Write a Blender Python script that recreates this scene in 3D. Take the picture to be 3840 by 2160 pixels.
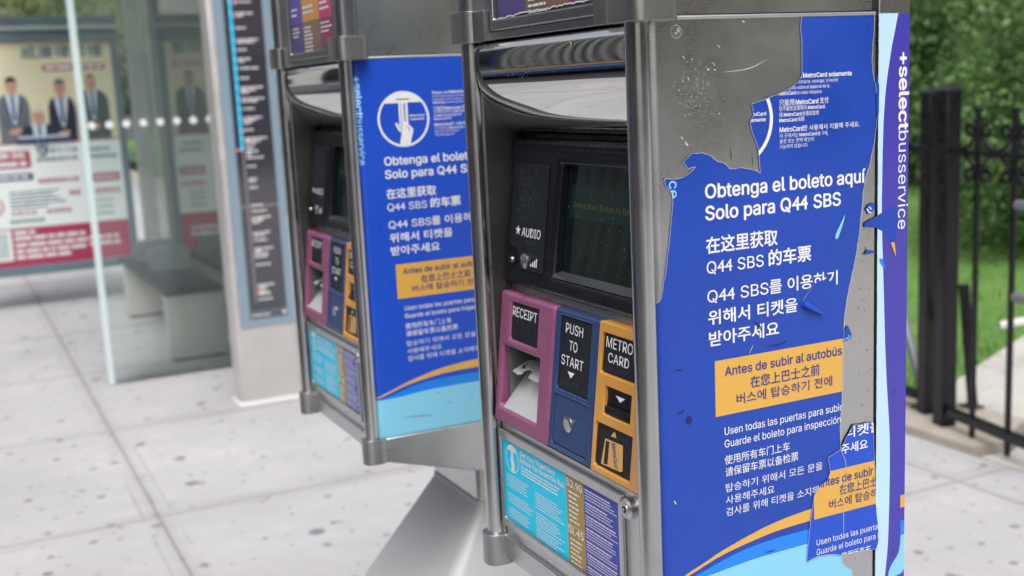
import bpy, bmesh, math, random, os
from mathutils import Matrix, Vector
from mathutils.geometry import tessellate_polygon
random.seed(7)
for _o in list(bpy.data.objects):
    bpy.data.objects.remove(_o)
scene = bpy.context.scene
COL = scene.collection

# ------------------------------------------------------------------ camera
CAM_H = 1.55
R = ((0.8949640094697299, -0.11860905680732123, 0.4300829145608354),
     (-0.44354747532657596, -0.13280892974673533, 0.8863562631983526),
     (-0.04801102878803719, -0.9840191460651587, -0.17146795995727568))
cam = bpy.data.cameras.new('camera')
cam.sensor_fit = 'HORIZONTAL'
cam.sensor_width = 36.0
cam.lens = 40.53
cam.clip_start = 0.05
cam.clip_end = 600
cam.dof.use_dof = True
cam.dof.focus_distance = 1.34
cam.dof.aperture_fstop = 5.0
cam_o = bpy.data.objects.new('camera', cam)
COL.objects.link(cam_o)
M = Matrix.Identity(4)
for i in range(3):
    M[i][0] = R[i][0]; M[i][1] = -R[i][1]; M[i][2] = -R[i][2]
M[2][3] = CAM_H
cam_o.matrix_world = M
scene.camera = cam_o

# ------------------------------------------------------------------ light (bright overcast)
SUN_EL, SUN_AZ = math.radians(58), math.radians(205)      # azimuth measured from +Y towards +X
world = bpy.data.worlds.new('World')
scene.world = world
world.use_nodes = True
wn, wl = world.node_tree.nodes, world.node_tree.links
wn.clear()
sky = wn.new('ShaderNodeTexSky')
sky.sky_type = 'NISHITA'
sky.sun_disc = False
sky.sun_elevation = SUN_EL
sky.sun_rotation = SUN_AZ
sky.air_density = 1.0
sky.dust_density = 7.0
sky.ozone_density = 1.0
hsv = wn.new('ShaderNodeHueSaturation')                    # cloud cover: much less blue than a clear sky
hsv.inputs['Saturation'].default_value = 0.28
bg = wn.new('ShaderNodeBackground')
bg.inputs['Strength'].default_value = 0.15
out = wn.new('ShaderNodeOutputWorld')
wl.new(sky.outputs[0], hsv.inputs['Color'])
wl.new(hsv.outputs[0], bg.inputs['Color'])
wl.new(bg.outputs[0], out.inputs['Surface'])
sun = bpy.data.lights.new('sun', 'SUN')
sun.energy = 0.65
sun.angle = math.radians(40)
sun.color = (1.0, 0.97, 0.93)
sun_o = bpy.data.objects.new('sun', sun)
COL.objects.link(sun_o)
sd = Vector((math.sin(SUN_AZ) * math.cos(SUN_EL), math.cos(SUN_AZ) * math.cos(SUN_EL), math.sin(SUN_EL)))
sun_o.rotation_euler = (-sd).to_track_quat('-Z', 'Y').to_euler()
sun_o.location = (0, 0, 30)

scene.view_settings.view_transform = 'Standard'
scene.view_settings.look = 'None'
scene.view_settings.gamma = 1.0
scene.view_settings.exposure = 0.50
scene.cycles.use_denoising = True
scene.cycles.max_bounces = 10
scene.cycles.transparent_max_bounces = 16
scene.cycles.sample_clamp_indirect = 6.0
scene.cycles.blur_glossy = 0.3
scene.cycles.caustics_reflective = False
scene.cycles.caustics_refractive = False

# ------------------------------------------------------------------ materials
MATS = {}
def mat(name, color, rough=0.5, metal=0.0, spec=0.5, coat=0.0, alpha=None, trans=0.0, noise=0.0, nscale=20.0, bump=0.0,
        bscale=200.0, rnoise=0.0, emit=None):
    if name in MATS:
        return MATS[name]
    m = bpy.data.materials.new(name)
    m.use_nodes = True
    nt = m.node_tree
    b = nt.nodes['Principled BSDF']
    b.inputs['Base Color'].default_value = (*color, 1)
    b.inputs['Roughness'].default_value = rough
    b.inputs['Metallic'].default_value = metal
    b.inputs['Specular IOR Level'].default_value = spec
    b.inputs['Coat Weight'].default_value = coat
    if trans:
        b.inputs['Transmission Weight'].default_value = trans
    if noise or bump or rnoise:
        tc = nt.nodes.new('ShaderNodeTexCoord')
    if noise or rnoise:
        n = nt.nodes.new('ShaderNodeTexNoise')
        n.inputs['Scale'].default_value = nscale
        n.inputs['Detail'].default_value = 5
        nt.links.new(tc.outputs['Object'], n.inputs['Vector'])
    if noise:
        mx = nt.nodes.new('ShaderNodeMix'); mx.data_type = 'RGBA'
        mx.inputs[6].default_value = (*[max(0, c * (1 - noise)) for c in color], 1)
        mx.inputs[7].default_value = (*[min(1, c * (1 + noise)) for c in color], 1)
        nt.links.new(n.outputs['Fac'], mx.inputs[0])
        nt.links.new(mx.outputs[2], b.inputs['Base Color'])
    if rnoise:
        mr = nt.nodes.new('ShaderNodeMapRange')
        mr.inputs[1].default_value = 0.3; mr.inputs[2].default_value = 0.7
        mr.inputs[3].default_value = max(0.02, rough - rnoise); mr.inputs[4].default_value = min(1, rough + rnoise)
        nt.links.new(n.outputs['Fac'], mr.inputs[0])
        nt.links.new(mr.outputs[0], b.inputs['Roughness'])
    if bump:
        n2 = nt.nodes.new('ShaderNodeTexNoise')
        n2.inputs['Scale'].default_value = bscale
        n2.inputs['Detail'].default_value = 4
        bp = nt.nodes.new('ShaderNodeBump')
        bp.inputs['Strength'].default_value = bump
        bp.inputs['Distance'].default_value = 0.002
        nt.links.new(tc.outputs['Object'], n2.inputs['Vector'])
        nt.links.new(n2.outputs['Fac'], bp.inputs['Height'])
        nt.links.new(bp.outputs[0], b.inputs['Normal'])
    if emit:
        b.inputs['Emission Color'].default_value = (*emit[:3], 1)
        b.inputs['Emission Strength'].default_value = emit[3]
    MATS[name] = m
    return m

def brushed(name, color, rough, scale=(3, 3, 260), rvar=0.08, smudge=0.25, bump=0.05):
    """brushed stainless: fine streaks along the grain, cloudy wear, dirt flecks"""
    m = bpy.data.materials.new(name); m.use_nodes = True
    nt = m.node_tree; L = nt.links.new
    b = nt.nodes['Principled BSDF']
    b.inputs['Metallic'].default_value = 1.0
    tc = nt.nodes.new('ShaderNodeTexCoord')
    mp = nt.nodes.new('ShaderNodeMapping'); mp.inputs['Scale'].default_value = scale
    L(tc.outputs['Object'], mp.inputs['Vector'])
    n1 = nt.nodes.new('ShaderNodeTexNoise'); n1.inputs['Scale'].default_value = 4; n1.inputs['Detail'].default_value = 6
    L(mp.outputs[0], n1.inputs['Vector'])
    n2 = nt.nodes.new('ShaderNodeTexNoise'); n2.inputs['Scale'].default_value = 9; n2.inputs['Detail'].default_value = 7
    n2.inputs['Roughness'].default_value = 0.65
    L(tc.outputs['Object'], n2.inputs['Vector'])
    n3 = nt.nodes.new('ShaderNodeTexNoise'); n3.inputs['Scale'].default_value = 140; n3.inputs['Detail'].default_value = 3
    L(tc.outputs['Object'], n3.inputs['Vector'])
    cr = nt.nodes.new('ShaderNodeMapRange')
    cr.inputs[1].default_value = 0.35; cr.inputs[2].default_value = 0.68
    L(n2.outputs['Fac'], cr.inputs[0])
    mx = nt.nodes.new('ShaderNodeMix'); mx.data_type = 'RGBA'
    mx.inputs[6].default_value = (*[c * (1 - smudge) for c in color], 1)
    mx.inputs[7].default_value = (*[min(1, c * (1 + smudge)) for c in color], 1)
    L(cr.outputs[0], mx.inputs[0])
    fl = nt.nodes.new('ShaderNodeMapRange')               # dirt flecks
    fl.inputs[1].default_value = 0.72; fl.inputs[2].default_value = 0.80; fl.inputs[4].default_value = 0.25
    L(n3.outputs['Fac'], fl.inputs[0])
    mx2 = nt.nodes.new('ShaderNodeMix'); mx2.data_type = 'RGBA'
    mx2.inputs[7].default_value = (*[c * 0.55 for c in color], 1)
    L(fl.outputs[0], mx2.inputs[0]); L(mx.outputs[2], mx2.inputs[6])
    L(mx2.outputs[2], b.inputs['Base Color'])
    ad = nt.nodes.new('ShaderNodeMath'); ad.operation = 'ADD'
    mr = nt.nodes.new('ShaderNodeMapRange'); mr.inputs[3].default_value = rough - rvar; mr.inputs[4].default_value = rough + rvar
    L(n1.outputs['Fac'], mr.inputs[0])
    mr2 = nt.nodes.new('ShaderNodeMapRange'); mr2.inputs[1].default_value = .4; mr2.inputs[2].default_value = .75; mr2.inputs[4].default_value = 0.07
    L(n2.outputs['Fac'], mr2.inputs[0])
    L(mr.outputs[0], ad.inputs[0]); L(mr2.outputs[0], ad.inputs[1]); L(ad.outputs[0], b.inputs['Roughness'])
    bp = nt.nodes.new('ShaderNodeBump'); bp.inputs['Strength'].default_value = bump; bp.inputs['Distance'].default_value = 0.001
    L(n1.outputs['Fac'], bp.inputs['Height']); L(bp.outputs[0], b.inputs['Normal'])
    MATS[name] = m
    return m

STEEL = brushed('brushed_steel', (0.54, 0.55, 0.555), 0.27, rvar=.02, smudge=.10, bump=.003)
STEEL_V = brushed('brushed_steel_vertical', (0.50, 0.505, 0.505), 0.20, rvar=.04, scale=(260, 260, 3), smudge=.10, bump=.005)
DARKSTEEL = brushed('dark_steel', (0.27, 0.275, 0.285), 0.34, smudge=.12, bump=.005)
COLLAR = brushed('cast_collar', (0.36, 0.36, 0.36), 0.34, scale=(60, 60, 60), bump=0.03, smudge=.12)
CHROME = mat('polished_chrome', (0.70, 0.70, 0.70), 0.03, 1.0, rnoise=0.02, nscale=25)
WALLDARK = mat('recess_wall', (0.10, 0.097, 0.09), 0.42, 0.9, rnoise=0.08, nscale=15)  # dark reflections inside the recess are put into this base colour
BLACK = mat('black_plastic', (0.007, 0.008, 0.013), 0.30, spec=.28, rnoise=0.10, nscale=60, bump=0.05, bscale=300)
PLATE = mat('black_tactile_plate', (0.010, 0.013, 0.019), 0.42, spec=.3, rnoise=0.12, nscale=80, bump=0.06, bscale=250)
SEAM = mat('seam_black', (0.008, 0.008, 0.008), 0.7)
WHITE = mat('white_print', (0.74, 0.75, 0.77), 0.45, noise=0.06, nscale=120)
GREYPRINT = mat('grey_print', (0.08, 0.09, 0.10), 0.5)
PURPLE = mat('plum_bezel', (0.235, 0.072, 0.152), 0.38, rnoise=0.12, nscale=28, noise=0.16, bump=0.05, bscale=400)
NAVY = mat('navy_bezel', (0.020, 0.050, 0.150), 0.36, rnoise=0.08, nscale=40, noise=0.10, bump=0.03, bscale=500)
AMBER = mat('amber_bezel', (0.60, 0.29, 0.055), 0.36, rnoise=0.12, nscale=28, noise=0.16, bump=0.05, bscale=400)
SCREEN = mat('dark_screen', (0.006, 0.014, 0.013), 0.10, coat=0.3, rnoise=0.06, nscale=50, noise=0.5)
SCREENBAND = mat('screen_band', (0.010, 0.028, 0.026), 0.14)
SCREENTXT = mat('screen_text', (0.11, 0.092, 0.028), 0.4)
FOOTSTEEL = mat('foot_steel', (0.50, 0.51, 0.52), 0.62, 0.35, noise=0.08, rnoise=0.06, nscale=6)
STEELBRIGHT = mat('satin_metal', (0.55, 0.55, 0.56), 0.32, 1.0, noise=0.1, rnoise=0.06)
RAMP = mat('receipt_ramp', (0.62, 0.62, 0.63), 0.45, 0.6, noise=0.08, nscale=60)
CYAN = mat('cyan_paper', (0.0, 0.58, 0.84), 0.42, spec=.3)
GOLD = mat('gold_paper', (0.36, 0.245, 0.060), 0.42, spec=.3)
VIOLET = mat('violet_paper', (0.055, 0.065, 0.40), 0.42, spec=.3)
VINYL = mat('blue_vinyl', (0.012, 0.056, 0.375), 0.34, coat=0.05, spec=.4, noise=0.15, nscale=9, rnoise=0.12, bump=0.06, bscale=25)
VINYL2 = mat('blue_vinyl_new', (0.013, 0.072, 0.52), 0.32, coat=0.05, spec=.4, noise=0.05, nscale=6, rnoise=0.06)
VINYLEDGE = mat('vinyl_torn_edge', (0.55, 0.56, 0.58), 0.6)
PURPVINYL = mat('purple_blue_vinyl', (0.052, 0.042, 0.36), 0.32, coat=0.12, noise=0.10, nscale=3, rnoise=0.05)
YELVINYL = mat('yellow_vinyl', (0.66, 0.37, 0.068), 0.32, coat=0.12, noise=0.04, nscale=12)
MIDBLUE = mat('mid_blue_vinyl', (0.008, 0.21, 0.76), 0.30, coat=0.12)
LIGHTBLUE = mat('light_blue_vinyl', (0.22, 0.57, 0.76), 0.32, coat=0.12, noise=0.05, nscale=10)
SKYTXT = mat('sky_blue_print', (0.36, 0.68, 0.92), 0.4)
PALEBLUE = mat('pale_blue_vinyl', (0.46, 0.67, 0.79), 0.34, coat=0.05, noise=0.04, nscale=10)
NAVYPRINT = mat('navy_print', (0.025, 0.028, 0.20), 0.4)
SCUFF = mat('scuff', (0.62, 0.62, 0.62), 0.55, 0.5)
DUST = mat('dried_glue', (0.42, 0.42, 0.41), 0.75, 0.3)
DARKSCUFF = mat('dark_scuff', (0.012, 0.015, 0.07), 0.6)

# ------------------------------------------------------------------ mesh builder
def add_obj(name, me, parent=None, loc=None):
    o = bpy.data.objects.new(name, me)
    COL.objects.link(o)
    if parent is not None:
        o.parent = parent
    if loc is not None:
        o.location = loc
    return o

def tag(o, label=None, cat=None, group=None, kind=None):
    if label: o['label'] = label
    if cat: o['category'] = cat
    if group: o['group'] = group
    if kind: o['kind'] = kind
    return o

def thing(name, loc, label, cat, group=None, rot=0.0):
    o = bpy.data.objects.new(name, None)
    COL.objects.link(o)
    o.location = loc
    o.rotation_euler = (0, 0, rot)
    o.empty_display_size = 0.1
    return tag(o, label, cat, group)

class MB:
    def __init__(s):
        s.v = []; s.f = []; s.m = []; s.mats = []
    def mi(s, m):
        if m not in s.mats: s.mats.append(m)
        return s.mats.index(m)
    def face(s, pts, m):
        i = len(s.v); s.v += [tuple(p) for p in pts]
        s.f.append(tuple(range(i, i + len(pts)))); s.m.append(s.mi(m))
    def mesh(s, vs, fs, m):
        i = len(s.v); s.v += [tuple(p) for p in vs]
        k = s.mi(m)
        for f in fs:
            s.f.append(tuple(i + j for j in f)); s.m.append(k)
    def box(s, x0, x1, y0, y1, z0, z1, m, fn=None):
        vs = [(x, y, z) for z in (z0, z1) for y in (y0, y1) for x in (x0, x1)]
        if fn: vs = [fn(*p) for p in vs]
        s.mesh(vs, [(0, 2, 3, 1), (4, 5, 7, 6), (0, 1, 5, 4), (2, 6, 7, 3), (0, 4, 6, 2), (1, 3, 7, 5)], m)
    def prism(s, poly, h0, h1, fn, m, m_end=None):
        """poly: 2D outline, extruded from h0 to h1; fn(a,b,h) -> xyz"""
        n = len(poly)
        area = sum(poly[i][0] * poly[(i + 1) % n][1] - poly[(i + 1) % n][0] * poly[i][1] for i in range(n))
        if area < 0: poly = poly[::-1]
        vs = [fn(a, b, h0) for a, b in poly] + [fn(a, b, h1) for a, b in poly]
        tri = tessellate_polygon([[Vector((a, b, 0)) for a, b in poly]])
        fs = [(i, (i + 1) % n, n + (i + 1) % n, n + i) for i in range(n)]
        s.mesh(vs, fs, m)
        def orient(t):
            a, b, c = (poly[j] for j in t)
            return t if (b[0]-a[0])*(c[1]-a[1]) - (c[0]-a[0])*(b[1]-a[1]) > 0 else (t[0], t[2], t[1])
        s.mesh(vs, [orient(t)[::-1] for t in tri] + [tuple(n + j for j in orient(t)) for t in tri], m_end or m)
    def tube(s, pts, r, m, n=10, caps=True, radii=None):
        pts = [Vector(p) for p in pts]
        rings = []
        up = Vector((0.13, 0.21, 0.97))
        for i, p in enumerate(pts):
            d = (pts[min(i + 1, len(pts) - 1)] - pts[max(i - 1, 0)]).normalized()
            if abs(d.dot(up)) > 0.97: up = Vector((1, 0.1, 0))
            u = d.cross(up).normalized(); w = d.cross(u)
            rr = radii[i] if radii else r
            rings.append([p + (u * math.cos(2 * math.pi * k / n) + w * math.sin(2 * math.pi * k / n)) * rr for k in range(n)])
        vs = [q for ring in rings for q in ring]
        fs = [(i * n + k, i * n + (k + 1) % n, (i + 1) * n + (k + 1) % n, (i + 1) * n + k) for i in range(len(pts) - 1) for k in range(n)]
        if caps:
            fs += [tuple(range(n))[::-1], tuple((len(pts) - 1) * n + k for k in range(n))]
        s.mesh(vs, fs, m)
    def cyl(s, p0, p1, r, m, n=24, r1=None):
        s.tube([p0, p1], r, m, n, radii=[r, r if r1 is None else r1])
    def build(s, name, parent=None, bevel=0.0, smooth=False, loc=None, segs=2, merge=True, ang=35):
        me = bpy.data.meshes.new(name)
        me.from_pydata(s.v, [], s.f)
        for m in s.mats: me.materials.append(m)
        for p, k in zip(me.polygons, s.m): p.material_index = k
        if merge or bevel:
            bm = bmesh.new(); bm.from_mesh(me)
            bmesh.ops.remove_doubles(bm, verts=bm.verts, dist=1e-5)
            bmesh.ops.recalc_face_normals(bm, faces=bm.faces)
            bm.to_mesh(me); bm.free()
        o = add_obj(name, me, parent, loc)
        if bevel:
            md = o.modifiers.new('bevel', 'BEVEL'); md.width = bevel; md.segments = segs
            md.limit_method = 'ANGLE'; md.angle_limit = math.radians(ang); md.harden_normals = False
        if smooth or bevel:
            for p in me.polygons: p.use_smooth = True
            if hasattr(me, 'set_sharp_from_angle'):
                me.set_sharp_from_angle(angle=math.radians(ang))
        return o

def copy_tree(o, parent=None):
    c = o.copy(); COL.objects.link(c)
    if parent is not None: c.parent = parent
    for ch in list(o.children): copy_tree(ch, c)
    return c

# ------------------------------------------------------------------ flat printing: clipping, lettering
class KP(list):
    k = 0
def kp(pts, k):
    o = KP(pts); o.k = k; return o
def xform(polys, fn):
    return [kp([fn(a, b) for a, b in p], getattr(p, 'k', 0)) for p in polys]
def clip_half(poly, a, b, keep_left=True):
    """convex polygon against the line a->b"""
    def side(p):
        v = (b[0]-a[0])*(p[1]-a[1]) - (b[1]-a[1])*(p[0]-a[0])
        return v if keep_left else -v
    o = KP(); o.k = getattr(poly, 'k', 0)
    n = len(poly)
    for i in range(n):
        p, q = poly[i], poly[(i + 1) % n]
        sp, sq = side(p), side(q)
        if sp >= 0: o.append(p)
        if (sp > 0 and sq < 0) or (sp < 0 and sq > 0):
            t = sp / (sp - sq)
            o.append((p[0] + (q[0]-p[0])*t, p[1] + (q[1]-p[1])*t))
    return o
def parea(p):
    return 0.5 * sum(p[i][0]*p[(i+1) % len(p)][1] - p[(i+1) % len(p)][0]*p[i][1] for i in range(len(p)))
def tris_of(poly):
    t = tessellate_polygon([[Vector((a, b, 0)) for a, b in poly]])
    r = []
    for f in t:
        q = [poly[j] for j in f]
        if abs(parea(q)) < 1e-12: continue
        r.append(q if parea(q) > 0 else q[::-1])
    return r
def bbox(p):
    return min(a for a, b in p), max(a for a, b in p), min(b for a, b in p), max(b for a, b in p)
def inter_tri(p, t):
    for i in range(3):
        p = clip_half(p, t[i], t[(i + 1) % 3])
        if len(p) < 3: return []
    return p if abs(parea(p)) > 1e-11 else []
def clip_in(polys, region):
    T = [(t, bbox(t)) for t in tris_of(region)]
    o = []
    for p in polys:
        pb = bbox(p)
        for t, tb in T:
            if pb[1] < tb[0] or pb[0] > tb[1] or pb[3] < tb[2] or pb[2] > tb[3]: continue
            q = inter_tri(p, t)
            if q: o.append(q)
    return o
def clip_out(polys, region):
    T = [(t, bbox(t)) for t in tris_of(region)]
    cur = list(polys)
    for t, tb in T:
        nxt = []
        for p in cur:
            pb = bbox(p)
            if pb[1] < tb[0] or pb[0] > tb[1] or pb[3] < tb[2] or pb[2] > tb[3]:
                nxt.append(p); continue
            rest = p
            for i in range(3):
                outp = clip_half(rest, t[i], t[(i + 1) % 3], False)
                if len(outp) >= 3 and abs(parea(outp)) > 1e-11: nxt.append(outp)
                rest = clip_half(rest, t[i], t[(i + 1) % 3], True)
                if len(rest) < 3: break
        cur = nxt
    return cur

FONT_L = None
try:
    FONT_L = bpy.data.fonts.load(os.path.join(bpy.utils.system_resource('DATAFILES'), 'fonts', 'Inter.woff2'))
except Exception:
    FONT_L = None
HCAP = 0.5087 if FONT_L else 0.682
_cache = {}
def glyphs(s, bold, cjk):
    key = (s, cjk)
    if key in _cache: return _cache[key]
    c = bpy.data.curves.new('lettering', 'FONT')
    c.body = s; c.resolution_u = 3; c.dimensions = '2D'; c.fill_mode = 'FRONT'
    if FONT_L and not cjk: c.font = FONT_L
    o = bpy.data.objects.new('lettering', c); COL.objects.link(o)
    bpy.context.view_layer.update()
    me = bpy.data.meshes.new_from_object(o.evaluated_get(bpy.context.evaluated_depsgraph_get()))
    P = [[(me.vertices[i].co.x, me.vertices[i].co.y) for i in p.vertices] for p in me.polygons]
    bpy.data.objects.remove(o); bpy.data.curves.remove(c); bpy.data.meshes.remove(me)
    P = [(p if parea(p) > 0 else p[::-1]) for p in P if abs(parea(p)) > 1e-9]
    _cache[key] = P
    return P
def is_cjk(ch): return 1 if ord(ch) > 0x2e80 else (2 if ch.isdigit() else 0)      # 2: figures, set in the built-in face
def text(s, x0, z0, width, cap, bold=0.0, cbold=None, cheight=None):
    """polygons of a line of lettering: left end x0, baseline z0, total width, capital height (or glyph height for CJK)"""
    if cbold is None: cbold = bold * 1.2
    runs = []
    for ch in s:
        k = is_cjk(ch) if ch != ' ' else (runs[-1][1] if runs else 0)
        if runs and runs[-1][1] == k: runs[-1][0] += ch
        else: runs.append([ch, k])
    allc = all(k == 1 for _, k in runs)
    pen = 0.0; res = []
    for r, k in runs:
        sc = ((cheight or (cap if allc else cap * 1.24)) / 0.90) if k == 1 else cap / (HCAP if k == 0 else .690)
        lead = len(r) - len(r.lstrip(' ')); trail = len(r) - len(r.rstrip(' '))
        P = glyphs(r.strip(' '), 0, k)
        if not P: continue
        pen += lead * cap * 0.42
        xs = [a for p in P for a, b in p]
        mn, mxx = min(xs), max(xs)
        sh = (0.085 if k and allc else 0.03 if k == 1 else 0.0)
        w_ = cbold if k == 1 else bold * (1 if k == 0 else 1.15)
        shifts = [(0, 0)] if w_ < .003 else [(w_ * math.cos(t), w_ * .8 * math.sin(t)) for t in (0, .785, 1.571, 2.356, 3.142, 3.927, 4.712, 5.498)]
        for n_, (u, v) in enumerate(shifts):                   # heavier weight: the outline struck several times around itself
            res += [kp([((a - mn + u) * sc + pen, (b + sh + v) * sc) for a, b in p], n_ + (j_ % 13) * .07) for j_, p in enumerate(P)]
        pen += (mxx - mn) * sc + cap * (0.10 + w_ * 2.5) + trail * cap * 0.42
    mxx = max(a for p in res for a, b in p)
    fx = (width / mxx) if width else 1.0
    return xform(res, lambda a, b: (x0 + a * fx, z0 + b))
def rect(a0, a1, b0, b1): return [(a0, b0), (a1, b0), (a1, b1), (a0, b1)]
def ell(cx, cy, rx, ry, n=32, a0=0.0, a1=2 * math.pi):
    return [(cx + rx * math.cos(a0 + (a1 - a0) * i / n), cy + ry * math.sin(a0 + (a1 - a0) * i / n)) for i in range(n)]
def rrect(a0, a1, b0, b1, r, n=5):
    o = []
    for cx, cy, s in ((a1 - r, b0 + r, -90), (a1 - r, b1 - r, 0), (a0 + r, b1 - r, 90), (a0 + r, b0 + r, 180)):
        for i in range(n + 1):
            t = math.radians(s + 90 * i / n); o.append((cx + r * math.cos(t), cy + r * math.sin(t)))
    return o
def smooth_line(pts, n=6):
    """Catmull-Rom through the points"""
    o = []
    for i in range(len(pts) - 1):
        p0, p1, p2, p3 = pts[max(i-1, 0)], pts[i], pts[i+1], pts[min(i+2, len(pts)-1)]
        for k in range(n):
            t = k / n
            o.append(tuple(0.5 * (2*p1[j] + (p2[j]-p0[j])*t + (2*p0[j]-5*p1[j]+4*p2[j]-p3[j])*t*t + (3*p1[j]-p0[j]-3*p2[j]+p3[j])*t**3) for j in (0, 1)))
    o.append(pts[-1]); return o
def rough_line(pts, amp=0.0006, step=0.004, rnd=None):
    """a torn edge: the traced line with small irregular notches"""
    rnd = rnd or random
    o = []
    for i in range(len(pts) - 1):
        p, q = pts[i], pts[i + 1]
        L = math.hypot(q[0]-p[0], q[1]-p[1]); n = max(1, int(L / step))
        for k in range(n):
            t = k / n; j = amp if k else amp * 0.3
            o.append((p[0] + (q[0]-p[0])*t + rnd.uniform(-j, j), p[1] + (q[1]-p[1])*t + rnd.uniform(-j, j)))
    o.append(pts[-1]); return o
def strip(pts, w, taper=True):
    """quads along a line, for scratches"""
    o = []
    n = len(pts)
    for i in range(n - 1):
        p, q = pts[i], pts[i + 1]
        dx, dy = q[0]-p[0], q[1]-p[1]; L = math.hypot(dx, dy) or 1
        nx, ny = -dy / L, dx / L
        w0 = w * (math.sin(math.pi * (i + .15) / n) if taper else 1); w1 = w * (math.sin(math.pi * (i + 1.15) / n) if taper else 1)
        o.append([(p[0]-nx*w0, p[1]-ny*w0), (q[0]-nx*w1, q[1]-ny*w1), (q[0]+nx*w1, q[1]+ny*w1), (p[0]+nx*w0, p[1]+ny*w0)])
    return [x if parea(x) > 0 else x[::-1] for x in o if abs(parea(x)) > 1e-12]
def tiny_lines(x0, x1, z1, lh, n, th, rnd, ragged=0.25):
    """rows of print too small to read in the photograph: word-long dashes"""
    o = []
    for i in range(n):
        z = z1 - i * lh
        end = x1 - (x1 - x0) * rnd.uniform(0, ragged)
        x = x0
        while x < end:
            w = min(rnd.uniform(1.2, 5.0) * th, end - x)
            if w > th * 0.5: o.append(rect(x, x + w, z - th, z))
            x += w + th * 0.55
    return o
class Print:
    """layers of flat print on a surface; mapf(a,b,lift) -> xyz"""
    def __init__(s, mapf, flip=False):
        s.mb = MB(); s.mapf = mapf; s.flip = flip
    def add(s, polys, m, lift):
        for p in polys:
            s.mb.face([s.mapf(a, b, lift + getattr(p, 'k', 0) * 6e-6) for a, b in p], m)
    def poly(s, poly, m, lift):
        s.add(tris_of(poly), m, lift)
    def build(s, name, parent):
        return s.mb.build(name, parent, merge=False)

# ================================================================== FARE MACHINE (local: x depth from the front, y from the right side to the left, z up)
def xm(z): return 0.0236 - (1.275 - z) * 0.1177            # face of the three coloured bezels
def xb(z): return 0.053 - (1.484 - z) * 0.1323              # face of the black screen bezel
SIDE_Y, RX, RR = 0.010, 0.0270, 0.0150
def side_map(a, b, lift):                                    # side panel with its rounded front edge
    if a < RX:
        dx = min(RX - a, RR * 0.985)
        y = SIDE_Y + RR - math.sqrt(RR * RR - dx * dx)
        n = Vector((-dx / RR, -math.sqrt(1 - (dx / RR) ** 2), 0))
        return (a + n.x * lift, y + n.y * lift, b)
    return (a, SIDE_Y - lift, b)
def side_polys(polys):
    """split at the rounded edge so that print follows it"""
    cuts = [0.0125, 0.0136, 0.0155, 0.0182, 0.0208, 0.0238, RX]
    o = []
    for p in polys:
        mn = min(a for a, b in p)
        if mn >= RX: o.append(p); continue
        cur = p
        for c in cuts:
            left = clip_half(cur, (c, 0), (c, 1), True)
            cur = clip_half(cur, (c, 0), (c, 1), False)
            if len(left) >= 3 and abs(parea(left)) > 1e-12: o.append(left)
            if len(cur) < 3: break
        if len(cur) >= 3: o.append(cur)
    return o
def front_map(xf): return lambda a, b, lift: (xf(b) - lift, -a, b)
def fpoly(pts): return [(-y, z) for y, z in pts]            # outline given as (y, z) seen on the front
def ftext(s, yl, z, yr, cap, **k): return text(s, -yl, z, yl - yr, cap, **k)

def frame_solid(mb, y0, y1, z0, z1, holes, xf, d0, d1, m):
    ys = sorted({y0, y1, *[h[0] for h in holes], *[h[1] for h in holes]})
    zs = sorted({z0, z1, *[h[2] for h in holes], *[h[3] for h in holes]})
    def solid(i, j):
        if i < 0 or j < 0 or i >= len(ys) - 1 or j >= len(zs) - 1: return False
        cy, cz = (ys[i] + ys[i+1]) / 2, (zs[j] + zs[j+1]) / 2
        return not any(h[0] < cy < h[1] and h[2] < cz < h[3] for h in holes)
    P = lambda y, z, d: (xf(z) + d, y, z)
    for i in range(len(ys) - 1):
        for j in range(len(zs) - 1):
            if not solid(i, j): continue
            a, b, c, d = ys[i], ys[i+1], zs[j], zs[j+1]
            mb.face([P(a, c, d0), P(a, d, d0), P(b, d, d0), P(b, c, d0)], m)
            mb.face([P(a, c, d1), P(b, c, d1), P(b, d, d1), P(a, d, d1)], m)
            if not solid(i-1, j): mb.face([P(a, c, d0), P(a, c, d1), P(a, d, d1), P(a, d, d0)], m)
            if not solid(i+1, j): mb.face([P(b, c, d0), P(b, d, d0), P(b, d, d1), P(b, c, d1)], m)
            if not solid(i, j-1): mb.face([P(a, c, d0), P(b, c, d0), P(b, c, d1), P(a, c, d1)], m)
            if not solid(i, j+1): mb.face([P(a, d, d0), P(a, d, d1), P(b, d, d1), P(b, d, d0)], m)

def tplate(mb, y0, y1, z0, z1, xf, d0, d1, m, r=0.004):
    """thin plate with rounded corners lying on a tilted face"""
    mb.prism(fpoly([(-a, b) for a, b in rrect(-y1, -y0, z0, z1, r)]), d0, d1, lambda a, b, h: (xf(b) + h, -a, b), m)

def braille(mb, y_l, y_r, z, rows, xf, m, rnd, size=0.0013):
    y = y_l
    while y > y_r:
        for i in (0, 1):
            for j in range(3):
                if rnd.random() < 0.5:
                    cy, cz = y - i * 0.0022, z - j * 0.0022
                    x = xf(cz)
                    vs = [(x - 0.0006, cy, cz)] + [(x, cy + size * .5 * math.cos(k * math.pi / 3), cz + size * .5 * math.sin(k * math.pi / 3)) for k in range(6)]
                    mb.mesh(vs, [(0, 1 + k, 1 + (k + 1) % 6) for k in range(6)], m)
        y -= 0.0058 if rnd.random() > 0.15 else 0.011

BRAILLE = mat('braille_dots', (0.035, 0.038, 0.045), 0.35)

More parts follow.
